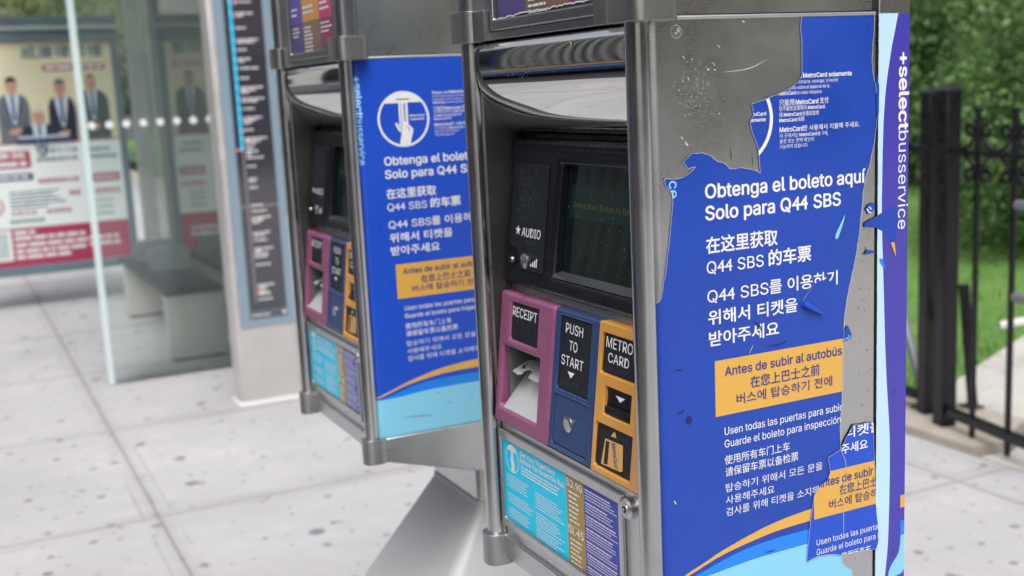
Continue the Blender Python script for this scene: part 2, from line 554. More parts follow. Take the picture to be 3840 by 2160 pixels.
def poster_layout(dx):
    """everything printed on the blue side poster: list of (polygons, material, lift)"""
    T = []
    B, MBd = 0.020, 0.006
    w = []
    def t(s, x0, z, x1, cap, bold=0.0, **k):
        T.append((text(s, x0 + dx, z, x1 - x0, cap, bold, **k), WHITE if k is not None else WHITE, 2)); 
    def tw(s, x0, z, x1, cap, bold=0.0, m=WHITE, **k):
        T.append((text(s, x0 + dx, z, x1 - x0, cap, bold, **k), m, 2))
    tw('Obtenga el boleto aquí', .0794, 1.4246, .3001, .0146, .019)
    tw('Solo para Q44 SBS', .0792, 1.4015, .2641, .0146, .019)
    tw('在这里获取', .0792, 1.3655, .1744, .0172, .0, cbold=.022)
    tw('Q44 SBS 的车票', .0792, 1.3440, .2212, .0130, .004, cbold=.024, cheight=.0172)
    tw('Q44 SBS를 이용하기', .0793, 1.3125, .2595, .0130, .004, cbold=.016, cheight=.0160)
    tw('위해서 티켓을', .0801, 1.2874, .2016, .0145, .0, cbold=.018, cheight=.0160)
    tw('받아주세요', .0807, 1.2640, .1751, .0145, .0, cbold=.018, cheight=.0160)
    T.append(([rect(.0875 + dx, .3125 + dx, 1.1844, 1.2470)], YELVINYL, 1))
    tw('Antes de subir al autobús', .1007, 1.2284, .2660, .0100, .016, NAVYPRINT)
    tw('在您上巴士之前', .1349, 1.2094, .2331, .0130, 0, NAVYPRINT, cbold=.016)
    tw('버스에 탑승하기 전에', .1159, 1.1938, .2516, .0118, 0, NAVYPRINT, cbold=.014, cheight=.0118)
    tw('Usen todas las puertas para subir', .0989, 1.1618, .2660, .0085, .004)
    tw('Guarde el boleto para inspección', .0986, 1.1474, .2640, .0085, .004)
    tw('使用所有车门上车', .0982, 1.1275, .1893, .0104, 0, cbold=.004)
    tw('请保留车票以备检票', .0989, 1.1135, .2013, .0104, 0, cbold=.004)
    tw('탑승하기 위해서 모든 문을', .0992, 1.0955, .2370, .0098, 0, cbold=.002, cheight=.0098)
    tw('사용해주세요', .0989, 1.0812, .1667, .0098, 0, cbold=.002, cheight=.0098)
    tw('검사를 위해 티켓을 소지해주', .0991, 1.0675, .2430, .0098, 0, cbold=.002, cheight=.0098)
    tw('Pague con ', .1777, 1.5449, .2090, .0048, .012)
    tw('MetroCard solamente', .2109, 1.5449, .2797, .0048, .022)
    tw('No se puede comprar, recargar, ni recibir', .1777, 1.5390, .2603, .0038, -.004)
    tw('información sobre el balance de la', .1777, 1.5331, .2474, .0038, -.004)
    tw('MetroCard', .1780, 1.5275, .2010, .0040, .018)
    tw('en esta máquina', .2022, 1.5275, .2365, .0038, -.004)
    tw('只能用', .1781, 1.5160, .1985, .0068, 0, cbold=.006)
    tw('MetroCard', .2005, 1.5166, .2320, .0050, .020)
    tw('支付', .2340, 1.5160, .2465, .0068, 0, cbold=.006)
    tw('您不能在这里购买', .1780, 1.5105, .2160, .0050, 0)
    tw('MetroCard.', .2175, 1.5108, .2419, .0038, .018)
    tw('给', .1780, 1.5042, .1828, .0050, 0)
    tw('MetroCard', .1842, 1.5046, .2085, .0038, .018)
    tw('充值或查询', .2095, 1.5040, .2325, .0050, 0)
    tw('MetroCard', .1779, 1.4987, .2020, .0038, .018)
    tw('余额', .2032, 1.4983, .2124, .0050, 0)
    tw('MetroCard만', .1783, 1.4880, .2165, .0052, .018, cbold=.008, cheight=.0062)
    tw('사용해서 지불해 주세요.', .2190, 1.4878, .2912, .0062, 0, cbold=.006, cheight=.0062)
    tw('이 곳에서는', .1782, 1.4816, .2040, .0046, 0, cheight=.0046)
    tw('MetroCard', .2055, 1.4820, .2300, .0036, .018)
    tw('를 구매,', .2310, 1.4815, .2455, .0046, 0, cheight=.0046)
    tw('충전 또는 잔액 확인이', .1782, 1.4757, .2255, .0046, 0, cheight=.0046)
    tw('가능하지 않습니다', .1781, 1.4698, .2167, .0046, 0, cheight=.0046)
    # round picture of a hand dipping a card (same poster on both machines)
    cx, cz, r = .1206 + dx, 1.5037, .0488
    ring = []
    n = 64
    for i in range(n):
        a0, a1 = 2*math.pi*i/n, 2*math.pi*(i+1)/n
        ring.append([(cx + rr*math.cos(a), cz + rr*math.sin(a)) for rr, a in ((r - .0042, a0), (r, a0), (r, a1), (r - .0042, a1))])
    T.append((ring, WHITE, 2))
    cap_ = clip_half(ell(cx, cz, r - .002, r - .002, 64), (0, cz + .0285), (1, cz + .0285), True)
    T.append((clip_out([cap_], rect(cx - .0125, cx + .0125, cz + .0335, cz + .0355)), WHITE, 3))
    card = rect(cx - .0085, cx + .0085, cz - .012, cz + .0285)
    cp = clip_out([card], rect(cx - .0052, cx - .0040, cz - .02, cz + .0285))
    T.append((cp, WHITE, 3))
    vt = text('MetroCard', 0, 0, .030, .0052, .012)
    T.append((xform(vt, lambda a, b: (cx + b, cz + .0265 - a)), VINYL, 4))
    hand = smooth_line([(cx - .010, cz - .047), (cx - .0085, cz - .036), (cx - .006, cz - .026), (cx - .012, cz - .018), (cx - .0165, cz - .008),
                        (cx - .0150, cz - .0055), (cx - .009, cz - .0095), (cx - .0045, cz - .013), (cx - .0035, cz - .004), (cx - .001, cz - .002),
                        (cx + .0015, cz - .006), (cx + .008, cz - .010), (cx + .0155, cz - .0165), (cx + .0165, cz - .0215), (cx + .0125, cz - .034), (cx + .0095, cz - .047)], 4)
    T.append((tris_of(hand), WHITE, 4))
    T.append((strip([(cx - .0045, cz - .013), (cx - .006, cz - .018), (cx - .0058, cz - .025)], .0006) +
              strip([(cx - .0125, cz - .0075), (cx - .0095, cz - .0125), (cx - .0062, cz - .016)], .0006) +
              strip([(cx + .004, cz - .012), (cx + .0085, cz - .0165), (cx + .010, cz - .022)], .0006), VINYL, 5))
    tw('MetroCard', .1325, 1.5072, .1603, .0038, .018)
    tw('solamente', .1330, 1.5011, .1597, .0038, .018)
    # name of the bus service, reading downwards along the front edge
    v1 = text('+select', 0, 0, .0670, .0128, .022); v2 = text('busservice', 0, 0, .0845, .0128, 0)
    T.append((xform(v1, lambda a, b: (.0340 + dx + b * .92, 1.5805 - a)), SKYTXT, 2))
    T.append((xform(v2, lambda a, b: (.0340 + dx + b * .92, 1.5130 - a)), SKYTXT, 2))
    # bands sweeping up to the right along the bottom
    up = smooth_line([(.0290, 1.0045), (.0442, 1.0120), (.0686, 1.0200), (.0956, 1.0293), (.1424, 1.0412), (.1784, 1.0473), (.2226, 1.0512), (.2600, 1.0528), (.3130, 1.0535)], 4)
    lo = smooth_line([(.0290, 1.0045), (.0520, 1.0110), (.0954, 1.0238), (.1542, 1.0333), (.1904, 1.0360), (.2226, 1.0367), (.2600, 1.0368), (.3130, 1.0360)], 4)
    def sh(p): return [(a + dx, b) for a, b in p]
    T.append((tris_of(sh(up + lo[::-1])), YELVINYL, 1))
    mu = smooth_line([(.0290, 1.0035), (.0564, 1.0075), (.0860, 1.0150), (.1186, 1.0221), (.1661, 1.0264), (.2163, 1.0268), (.2600, 1.0262), (.3130, 1.0245)], 4)
    ml = smooth_line([(.0290, 1.0028), (.0722, 1.0036), (.1050, 1.0062), (.1419, 1.0086), (.2149, 1.0093), (.2600, 1.0088), (.3130, 1.0075)], 4)
    T.append((tris_of(sh(mu + ml[::-1])), MIDBLUE, 1))
    T.append((tris_of(sh(ml + [(.3130, .932)] + ([(.0130 - dx, .932), (.0130 - dx, 1.0026)])[0:2])), LIGHTBLUE, 1))
    return T

LIFT = {0: .0005, 1: .0007, 2: .0009, 3: .0011, 4: .0013, 5: .0015, 6: .0017, 7: .0019, 8: .0021, 9: .0023}

TEAR_L = [(0.2095,1.6108),(0.2074,1.5994),(0.209,1.5824),(0.2089,1.5674),(0.2088,1.5468),(0.2034,1.5402),(0.191,1.5338),(0.1752,1.5284),(0.1622,1.5249),(0.1476,1.5215),(0.1402,1.5205),(0.1424,1.5143),(0.1431,1.5075),(0.1387,1.5016),(0.1411,1.4898),(0.1469,1.4785),(0.1494,1.4687),(0.1513,1.4458),(0.1431,1.4499),(0.1244,1.4540),(0.1176,1.4530),(0.1109,1.4538),(0.1026,1.461),(0.096,1.4622),(0.0862,1.4696),(0.0748,1.4731),(0.0618,1.4726),(0.0519,1.4653),(0.0582,1.4575),(0.0671,1.4589),(0.0597,1.4534),(0.0499,1.4488),(0.037,1.4484),(0.0283,1.4498),(0.0289,1.4421),(0.0366,1.4335),(0.038,1.4267),(0.0348,1.4014),(0.0308,1.3747),(0.027,1.3547),(0.0213,1.3238),(0.0187,1.32),(0.0128,1.3195)]
TEAR_R = [(0.3122,1.6108),(0.3117,1.598),(0.3105,1.584),(0.3088,1.5628),(0.3098,1.5486),(0.3147,1.5298),(0.3168,1.5125),(0.316,1.4909),(0.3133,1.4693),(0.3105,1.4593),(0.3058,1.4421),(0.3001,1.4285),(0.2964,1.4103),(0.2918,1.3694),(0.2861,1.3403),(0.2804,1.3185),(0.2738,1.2953),(0.27,1.2747),(0.2675,1.2478),(0.2666,1.1855),(0.2654,1.1636),(0.2629,1.1418),(0.2641,1.1253),(0.2629,1.1154),(0.2693,1.1029),(0.2711,1.0934),(0.2673,1.0611),(0.2674,1.009),(0.2643,0.9849),(0.2682,0.9709),(0.2812,0.9614),(0.2825,0.9528),(0.290,0.9318)]
PIECE = [(0.2819,1.1415),(0.3129,1.1391),(0.3154,1.0911),(0.3176,1.0403),(0.3218,1.0076),(0.3228,0.9903),(0.3194,0.9792),(0.3035,0.9818),(0.2916,0.9824),(0.263,0.9847),(0.2527,0.9882),(0.2299,0.9913),(0.2118,0.9878),(0.2175,1.0345),(0.2239,1.0679),(0.2339,1.0771),(0.2427,1.0805),(0.2477,1.0897),(0.244,1.1088),(0.2629,1.1154),(0.273,1.1298)]

def side_poster_torn(root):
    rnd = random.Random(3)
    tl, tr = rough_line(TEAR_L, .0005, .004, rnd), rough_line(TEAR_R, .0004, .004, rnd)
    outline = tl[::-1] + tr[0:] + [(0.0128, 0.9318)]
    # outline order: bottom of left tear -> up to the top -> down the right tear -> bottom left corner
    P = Print(side_map)
    P.add(side_polys(tris_of(outline)), VINYL, LIFT[0])
    patch = rough_line([(0.2248,1.3161),(0.236,1.3190),(0.2472,1.3179),(0.2500,1.3110),(0.2462,1.3047),(0.2349,1.2808),(0.2072,1.2962),(0.2127,1.3029),(0.2248,1.3161)], .0002)[:-1]
    for polys, m, k in poster_layout(0.0):
        q = clip_in(polys, outline)
        if k >= 2: q = clip_out(clip_out(q, patch), rect(.05, .137, 1.440, 1.476))
        P.add(side_polys(q), m, LIFT[k])
    # pale torn edge of the film
    for line in (tl, tr):
        P.add(side_polys([x for x in strip(line, .00022, False)]), VINYLEDGE, LIFT[5])
    P.add(strip([(0.2248,1.3161),(0.2127,1.3029),(0.2072,1.2962)], .00018), VINYLEDGE, LIFT[3])
    # second torn layer hanging over the lower right corner
    pc = rough_line(PIECE + [PIECE[0]], .0004, .004, rnd)[:-1]
    P.poly(pc, VINYL2, LIFT[6])
    b2 = clip_in([[(0.2233,1.0373),(0.3300,1.0373),(0.3300,1.0917),(0.2233,1.0917)]], pc)
    P.add(b2, YELVINYL, LIFT[7])
    for s, x0, z, x1, cap, bo, m, kw in (
        ('주세요', .2642, 1.1088, .3045, .0120, 0, WHITE, dict(cbold=.018)),
        ('티켓을', .2700, 1.1270, .3260, .0130, 0, WHITE, dict(cbold=.018)),
        ('Antes de subir', .2270, 1.0748, .3134, .0098, .016, NAVYPRINT, {}),
        ('在您上巴士', .2617, 1.0595, .3190, .0120, 0, NAVYPRINT, dict(cbold=.016)),
        ('버스에 탑승하', .2459, 1.0450, .3210, .0113, 0, NAVYPRINT, dict(cbold=.014, cheight=.0113)),
        ('Usen todas las puertas', .2267, 1.0046, .3260, .0072, .002, WHITE, {}),
        ('Guarde el boleto para i', .2266, .9927, .3222, .0072, .002, WHITE, {}),
        ('使用所有车', .2640, .9775, .3100, .0095, 0, WHITE, dict(cbold=.004))):
        P.add(clip_in(text(s, x0, z, x1 - x0, cap, bo, **kw), pc), m, LIFT[8])
    P.add(strip(pc + [pc[0]], .0002, False), VINYLEDGE, LIFT[8])
    P.add(strip(rough_line([(0.2629,1.1154),(0.2693,1.1029),(0.2711,1.0934),(0.2673,1.0611),(0.2674,1.009)], .0004), .00035, False), SCUFF, LIFT[9])
    # scraps of film
    for pts, m in (([(0.3003,1.393),(0.3032,1.398),(0.3128,1.4001),(0.3138,1.3941),(0.311,1.3899),(0.3052,1.3867)], VINYL2),
                   ([(0.2985,1.3777),(0.3227,1.3866),(0.3423,1.3945),(0.3483,1.3865),(0.3468,1.3504),(0.3388,1.352),(0.3248,1.3662),(0.3169,1.3707),(0.2985,1.3729)], VINYL),
                   ([(0.2996,1.3441),(0.3025,1.3464),(0.3142,1.344),(0.3142,1.3417),(0.2996,1.3411)], VINYL),
                   ([(0.2739,1.2621),(0.2797,1.2507),(0.2797,1.2453),(0.2675,1.2425),(0.2691,1.2552)], VINYL),
                   ([(0.3155,1.545),(0.3195,1.532),(0.3190,1.500),(0.3165,1.492),(0.3150,1.510)], VINYL)):
        P.poly(rough_line(pts + [pts[0]], .0003, .004, rnd)[:-1], m, LIFT[5])
    P.add(strip([(0.3020,1.394),(0.3050,1.3895),(0.3085,1.3890)], .0008, False) + strip([(0.3050,1.3960),(0.3090,1.3925)], .0007, False), WHITE, LIFT[6])
    P.add(strip([(0.2685,1.2440),(0.2720,1.2475),(0.2760,1.2450)], .0006, False) + strip([(0.2750,1.2500),(0.2780,1.2460)], .0006, False), LIGHTBLUE, LIFT[6])
    P.poly(smooth_line([(0.2702,1.3906),(0.2679,1.382),(0.2623,1.3694),(0.2594,1.3638),(0.2557,1.3649),(0.2576,1.3713),(0.2623,1.3782),(0.2702,1.3906)], 3)[:-1], LIGHTBLUE, LIFT[3])
    P.poly([(0.3212,1.3342),(0.3255,1.3337),(0.3302,1.3203),(0.3212,1.3312)], MIDBLUE, .0022)
    P.poly([(0.3378,1.3513),(0.3438,1.3515),(0.346,1.3338),(0.3433,1.3386)], YELVINYL, .0024)
    # scratches
    for pts, w, m in (([(0.139,1.2850),(0.148,1.2790),(0.151,1.2700)], .0007, DARKSCUFF), ([(0.157,1.2550),(0.168,1.2530),(0.180,1.2545),(0.186,1.2560)], .0006, DARKSCUFF),
                      ([(0.1330,1.2480),(0.1390,1.2580)], .0004, SCUFF), ([(0.037,1.196),(0.046,1.199)], .0009, DARKSCUFF),
                      ([(0.0330,1.2440),(0.0410,1.2450),(0.0460,1.2430)], .0006, DARKSCUFF), ([(0.030,1.101),(0.0325,1.096)], .001, SCUFF),
                      ([(0.152,1.0130),(0.160,1.0128),(0.166,1.0132)], .0006, DARKSCUFF), ([(0.1590,.9760),(0.172,.9745)], .0005, DARKSCUFF)):
        P.add(strip(smooth_line(pts, 3), w), m, LIFT[4])
    P.poly(ell(.052, 1.187, .004, .0045, 14), DARKSCUFF, LIFT[3])
    o = P.build('side_poster', root)
    o['label'] = 'blue side poster torn open to bare metal'
    # curled flap of film standing off the panel
    cm = MB()
    p0, p1 = Vector((0.2072, 1.2962)), Vector((0.2352, 1.2806))
    d = (p1 - p0).normalized(); nrm = Vector((-d.y, d.x))
    N, K = 8, 12
    vs = []
    for i in range(N + 1):
        t = i / N
        base = p0.lerp(p1, t); r = .0028 + .0008 * math.sin(t * 5)
        for k in range(K + 1):
            a = -math.pi * .55 + 1.55 * math.pi * k / K
            off = r * math.cos(a); up = r * (1 + math.sin(a))
            q = base - nrm * off * 1.0
            vs.append((q.x, SIDE_Y - .0010 - up * .9, q.y))
    fs = [(i * (K + 1) + k, i * (K + 1) + k + 1, (i + 1) * (K + 1) + k + 1, (i + 1) * (K + 1) + k) for i in range(N) for k in range(K)]
    cm.mesh(vs, fs, VINYL2)
    cm.build('curled_flap', o, smooth=True)
    return o

def side_poster_whole(root):
    P = Print(side_map)
    outline = [(0.0128, .9318), (.3130, .9318), (.3130, 1.585), (.3000, 1.5900), (.232, 1.6075), (.205, 1.6108), (0.0128, 1.6108)]
    P.add(side_polys(tris_of(outline)), VINYL2, LIFT[0])
    for polys, m, k in poster_layout(-.0185):
        P.add(side_polys(clip_in(polys, outline)), m, LIFT[k])
    for pts in ([(.06, .965), (.09, .9625), (.12, .960)], [(.15, .978), (.16, .9775)], [(.2, .985), (.205, .9852)], [(.13, 1.000), (.14, .9995)]):
        P.add(strip(pts, .0005), DARKSCUFF, LIFT[4])
    return P.build('side_poster', root)

def rear_poster(root, full):
    P = Print(lambda a, b, l: (a, .0090 - l, b))
    top = 1.6112
    edge = smooth_line([(0.3471,top),(0.342,1.5903),(0.3374,1.5719),(0.331,1.5378),(0.3279,1.512),(0.3258,1.4758),(0.3248,1.4173),(0.3246,1.3961),(0.3255,1.3586),(0.3271,1.3283),(0.3315,1.2281),(0.3349,1.1765),(0.3394,1.1199),(0.3401,1.0568),(0.3382,0.9825),(0.3337,0.9405),(0.331,.905)], 3)
    rnd = random.Random(5)
    left = rough_line([(.3325 - .0145, .905), (.3186, .98), (.3184, 1.06), (.3186, 1.2), (.3183, 1.344), (.3183, 1.5), (.3184, top)], .0003, .004, rnd)
    P.poly(edge + left, PALEBLUE, .0004)
    P.poly([(.3646, .905), (.3646, top)] + edge, PURPVINYL, .0004)
    P.poly([(.3580, 1.0070), (.3580, .9890), (.3645, .9884), (.3645, 1.0065)], MIDBLUE, .0006)
    P.poly(smooth_line([(.3645, .9884), (.3590, .9892), (.3575, .9760), (.3545, .9650), (.3440, .9530), (.3390, .9430), (.3400, .9380), (.3460, .9370), (.3600, .9385), (.3645, .9440)], 3), LIGHTBLUE, .0006)
    P.poly(rect(.3575, .3645, 1.0235, 1.0395), YELVINYL, .0006)
    v1 = text('+select', 0, 0, .0872, .0150, .024); v2 = text('busservice', 0, 0, .1135, .0150, -.004)
    P.add(xform(v1, lambda a, b: (.3494 + b * .98, 1.5670 - a)), WHITE, .0006)
    P.add(xform(v2, lambda a, b: (.3494 + b * .98, 1.4790 - a)), WHITE, .0006)
    for pts in ([(.3420, 1.170), (.3450, 1.1720), (.3475, 1.1730)], [(.352, 1.02), (.355, 1.023)], [(.346, .96), (.348, .972)]):
        P.add(strip(pts, .0004), DARKSCUFF, .0008)
    return P.build('rear_side_poster', root)

def make_machine(name, loc, label, torn):
    rnd = random.Random(11 if torn else 12)
    root = thing(name, loc, label, 'fare machine', 'bus fare machines on the sidewalk')
    # --- cabinet: U-shaped in plan, open at the front between the cheeks
    out = []
    def arc(cx, cy, r, a0, a1, n=8):
        return [(cx + r * math.cos(math.radians(a0 + (a1-a0)*i/n)), cy + r * math.sin(math.radians(a0 + (a1-a0)*i/n))) for i in range(n + 1)]
    out += [(.3150, .010)] + arc(.027, .025, .015, 270, 180) + [(.0125, .0312), (.075, .0312), (.075, .4088), (.0125, .4088)] + arc(.027, .415, .015, 180, 90) + [(.3150, .430)]
    mb = MB(); mb.prism(out, .932, 1.6125, lambda a, b, h: (a, b, h), STEEL)
    cab = mb.build('cabinet', root, bevel=.0036, segs=4, ang=50)
    mb = MB(); mb.box(.034, .3150, .0084, .0140, 1.6092, 1.6136, STEELBRIGHT); mb.build('highlight_bead', cab, bevel=.0020, segs=4)  # added bead, shaped to catch the sky as a bright line along the edge
    # wear on the bare metal: scratches, lock cap, glue
    P = Print(side_map)
    if torn:
        for pts, w in (([(.1029,1.5549),(.1180,1.5553),(.1360,1.5570),(.1500,1.5608),(.1636,1.5668)], .00045), ([(.092,1.566),(.095,1.5615)], .0005),
                       ([(.054,1.574),(.057,1.570)], .0006), ([(.098,1.583),(.102,1.580)], .0005), ([(.130,1.607),(.134,1.605)], .0008),
                       ([(.060,1.5520),(.062,1.5480)], .0005), ([(.0555,1.4862),(.057,1.4835),(.0595,1.481)], .0011), ([(.0505,1.4920),(.053,1.4880)], .0007),
                       ([(.084,1.5585),(.088,1.5580)], .0009), ([(.093,1.5578),(.096,1.5575)], .0009)):
            P.add(side_polys(strip(smooth_line(pts, 4), w)), SCUFF, .0003)
        for i in range(420):                                   # dried glue specks
            a, b = rnd.gauss(.068, .015), rnd.gauss(1.532, .017)
            r = rnd.uniform(.00015, .0005) if i % 24 else rnd.uniform(.0005, .0010)
            P.poly(ell(a, b, r * rnd.uniform(.6, 1.8), r, 7), DUST, .0003)
        for i in range(40):
            a, b = rnd.uniform(.285, .312), rnd.uniform(.96, 1.36)
            P.poly(ell(a, b, .0004, rnd.uniform(.0006, .0018), 6), SEAM, .0003)
        for pts in ([(.113, 1.476), (.114, 1.463)], [(.141, 1.468), (.142, 1.455)]):
            P.add(strip(smooth_line(pts, 3), .0004), SEAM, .0003)
        n = 28
        P.add([[(.0476 + r * math.cos(a), 1.5976 + r * math.sin(a)) for r, a in ((.0062, 6.2832*i/n), (.0067, 6.2832*i/n), (.0067, 6.2832*(i+1)/n), (.0062, 6.2832*(i+1)/n))] for i in range(n)], SCUFF, .0003)
        P.poly(ell(.0500, 1.5985, .0018, .0034, 10), DUST, .0003)
        P.poly(ell(.0480, 1.5960, .0030, .0012, 10), DUST, .0003)
        P.build('wear_marks', cab)
    (side_poster_torn if torn else side_poster_whole)(root)
    # --- rear half of the cabinet, full height, with its own poster
    mb = MB(); mb.box(.3192, .3650, .0090, .430, .800, 2.06, STEEL)
    rc = mb.build('rear_cabinet', root, bevel=.0015)
    mb = MB(); mb.box(.3150, .3192, .0145, .428, .81, 2.05, SEAM); mb.build('seam', root)
    rear_poster(rc, True)
    # --- skirt under the cabinet
    mb = MB(); mb.prism([(.010, .9312), (.010, .900), (.022, .8875), (.3188, .803), (.3188, .9312)], .0060, .4340, lambda a, b, h: (a, h, b), STEEL)
    mb.build('skirt', root, bevel=.003)
    # --- pedestal and its flared foot
    mb = MB(); mb.box(.247, .362, .10, .34, .10, .845, STEEL); mb.build('pedestal', root, bevel=.012, segs=3)
    mb = MB()
    prof = [(a_, b_) for a_, b_ in smooth_line([(.735, 0), (.722, .004), (.70, .022), (.65, .064), (.60, .106), (.52, .172), (.42, .240), (.30, .295), (.16, .325), (.012, .335)], 3)]
    rings = []
    for z, e in prof:
        rings.append([(a, b, z) for a, b in rrect(.244 - e, .368 + e * .15, .096 - e * .62, .344 + e * .2, .018 + e * .12, 5)])
    n = len(rings[0])
    vs = [p for r in rings for p in r]
    mb.mesh(vs, [(i * n + k, i * n + (k + 1) % n, (i + 1) * n + (k + 1) % n, (i + 1) * n + k) for i in range(len(rings) - 1) for k in range(n)], FOOTSTEEL)
    mb.face(rings[0][::-1], FOOTSTEEL)
    mb.build('foot', root, smooth=True, ang=50)
    # --- corner posts with cast collars top and bottom
    for y, s in ((.0165, -1), (.4215, 1)):
        mb = MB(); mb.cyl((.0045, y, .930), (.0045, y, 1.6105), .0125, STEEL_V, 28)
        mb.build('post', root, smooth=True)
        mb = MB()
        mb.prism(rrect(-.0145, .030, y - .0185, y + .0185, .0155, 6), .888, .9330, lambda a, b, h: (a, b, h), COLLAR)
        mb.build('foot_collar', root, bevel=.003, segs=2)
        mb = MB()
        oy = (y - .0305 + .000 if s < 0 else y - .0335, y + .0335 if s < 0 else y + .0265)
        mb.prism(rrect(-.0165, .040, oy[0], oy[1], .014, 6), 1.6085, 1.6480, lambda a, b, h: (a, b, h), COLLAR)
        i0, i1 = (oy[1] - .002, oy[1] + .034) if s < 0 else (oy[0] - .034, oy[0] + .002)
        mb.box(-.0060, .035, i0, i1, 1.6095, 1.6465, COLLAR)
        mb.build('top_collar', root, bevel=.0055, segs=4)
        mb = MB()
        mb.prism(rrect(-.0075, .030, y - .0165, y + .0165, .013, 6), 1.6470, 2.06, lambda a, b, h: (a, b, h), DARKSTEEL)
        mb.build('upper_post', root, smooth=True)
    # --- upper cabinet with the framed notice
    up = [(.3150, .0150)] + arc(.034, .0370, .022, 270, 180) + [(.012, .4030)] + arc(.034, .4030, .022, 180, 90) + [(.3150, .4250)]
    mb = MB(); mb.prism(up, 1.6150, 2.06, lambda a, b, h: (a, b, h), STEEL)
    mb.build('upper_cabinet', root, bevel=.0015, ang=50)
    mb = MB(); mb.box(.03, .31, .019, .421, 1.609, 1.619, SEAM); mb.build('joint_gap', root)
    mb = MB()
    xf0 = lambda z: 0.0
    frame_solid(mb, .044, .352, 1.6200, 2.02, [(.060, .3435, 1.6335, 2.005)], xf0, .0005, .013, DARKSTEEL)
    nf = mb.build('notice_frame', root, bevel=.002)
    mb = MB(); mb.box(.0035, .0300, .0430, .3950, 1.6098, 1.6196, DARKSTEEL); mb.build('frame_base', root, bevel=.0012)
    P = Print(lambda a, b, l: (.0095 - l, -a, b))
    P.poly(rect(-.345, -.058, 1.630, 2.008), GREYPRINT, 0)
    zb = 1.6345
    cols = [(.3425, .266, (.105, .070, .33), (.085, .065, .20)), (.266, .160, (.55, .27, .07), (.20, .125, .085)), (.160, .062, (.48, .035, .19), (.22, .035, .105))]
    hz = 1.690
    torn_b = [(-.3425, zb), (-.30, zb + .001), (-.266, zb + .003), (-.22, zb + .002), (-.16, zb + .004), (-.11, zb + .004), (-.062, zb + .009)]
    for i, (ya, yb, ch, cl) in enumerate(cols):
        mh, ml = mat('notice_head_%d' % i, ch, .4), mat('notice_body_%d' % i, cl, .4)
        body = rect(-ya, -yb, zb - .01, hz)
        if torn: body_p = clip_out([body], rough_line([(-.36, 1.60)] + torn_b[:1], .0003) + rough_line(torn_b, .0010, .004, rnd) + [(-.05, 1.60)])
        else: body_p = [body]
        P.add(body_p, ml, .001)
        P.add([rect(-ya, -yb, hz, 2.004)], mh, .001)
        w = ya - yb
        if i == 1: P.add(tiny_lines(-ya + .008, -yb - .045, hz - .010, .0070, 7, .0030, rnd, .3), WHITE, .0016)
        else: P.add(tiny_lines(-ya + .008, -yb - .018, hz - .008, .0075, 3, .0028, rnd, .4), WHITE, .0016)
        P.add(tiny_lines(-ya + .008, -yb - .030, hz + .028, .010, 2, .004, rnd), WHITE, .0016)
        P.add(tiny_lines(-ya + .010, -yb - .020, hz + .22, .024, 6, .008, rnd), WHITE, .0016)
    if torn:
        P.add([x for x in strip(rough_line(torn_b, .0012, .004, rnd), .0009, False)], WHITE, .0018)
    P.build('notice', nf)
    # --- polished hood over the screen
    prof = smooth_line([(.0400, 1.6085), (.0150, 1.6082), (.0085, 1.6065), (.0054, 1.6030), (.0037, 1.5980), (.0031, 1.5850), (.0040, 1.5690), (.0072, 1.5540), (.0140, 1.5370), (.0243, 1.5195), (.0327, 1.5075), (.0414, 1.4985), (.0520, 1.4915), (.0640, 1.4880)], 5)
    mb = MB()
    NY = 24
    ysl = [.0315 + (.4075 - .0315) * i / NY for i in range(NY + 1)]
    for i, y in enumerate(ysl):
        for a, b in prof:
            wv = .00005 * math.sin(y * 30 + b * 40)
            mb.v.append((a + wv, y, b))
    n = len(prof)
    k = mb.mi(CHROME)
    for i in range(NY):
        for j in range(n - 1):
            mb.f.append((i * n + j, i * n + j + 1, (i + 1) * n + j + 1, (i + 1) * n + j)); mb.m.append(k)
    hood = mb.build('chrome_hood', root, smooth=True, ang=80)
    if torn:
        P = Print(lambda a, b, l: (.0031 - l, -a, b))
        P.add([[(-.150, 1.5965), (-.148, 1.5905), (-.1455, 1.5960)]], YELVINYL, .0009)
        P.add([[(-.1440, 1.5905), (-.1425, 1.5860), (-.1410, 1.5875), (-.1425, 1.5910)]], VINYL, .0009)
        for i in range(26):
            a, b = -rnd.uniform(.18, .38), rnd.uniform(1.556, 1.590)
            P.add(strip([(a, b), (a + rnd.uniform(.001, .005), b + rnd.uniform(-.003, .003))], rnd.uniform(.0002, .0005)), SCUFF, .0009)
        P.build('hood_marks', hood)
    # --- recess walls
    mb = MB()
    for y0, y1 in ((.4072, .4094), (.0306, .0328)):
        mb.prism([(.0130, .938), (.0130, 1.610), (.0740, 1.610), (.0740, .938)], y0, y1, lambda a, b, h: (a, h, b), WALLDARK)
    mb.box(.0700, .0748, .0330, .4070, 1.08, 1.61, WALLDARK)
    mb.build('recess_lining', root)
    mb = MB()
    frame_solid(mb, .0335, .4068, 1.090, 1.300, [(.2800, .3990, 1.116, 1.212)], lambda z: xm(z), .016, .030, STEEL)
    mb.build('backing_plate', root)
    # --- black screen bezel
    mb = MB()
    frame_solid(mb, .0335, .4066, 1.2900, 1.4830, [(.0700, .2720, 1.3130, 1.4530)], xb, 0, .020, BLACK)
    bz = mb.build('screen_bezel', root, bevel=.006, segs=3)
    mb = MB()
    for z0, z1 in ((1.4700, 1.4722), (1.4755, 1.4770)):
        frame_solid(mb, .036, .402, z0, z1, [], xb, -.0016, .002, BLACK)
    mb.build('bezel_ribs', bz, bevel=.0006)
    mb = MB(); frame_solid(mb, .066, .276, 1.309, 1.457, [], xb, .0150, .0185, SCREEN); scr = mb.build('screen', root)
    P = Print(front_map(lambda z: xb(z) + .0150))
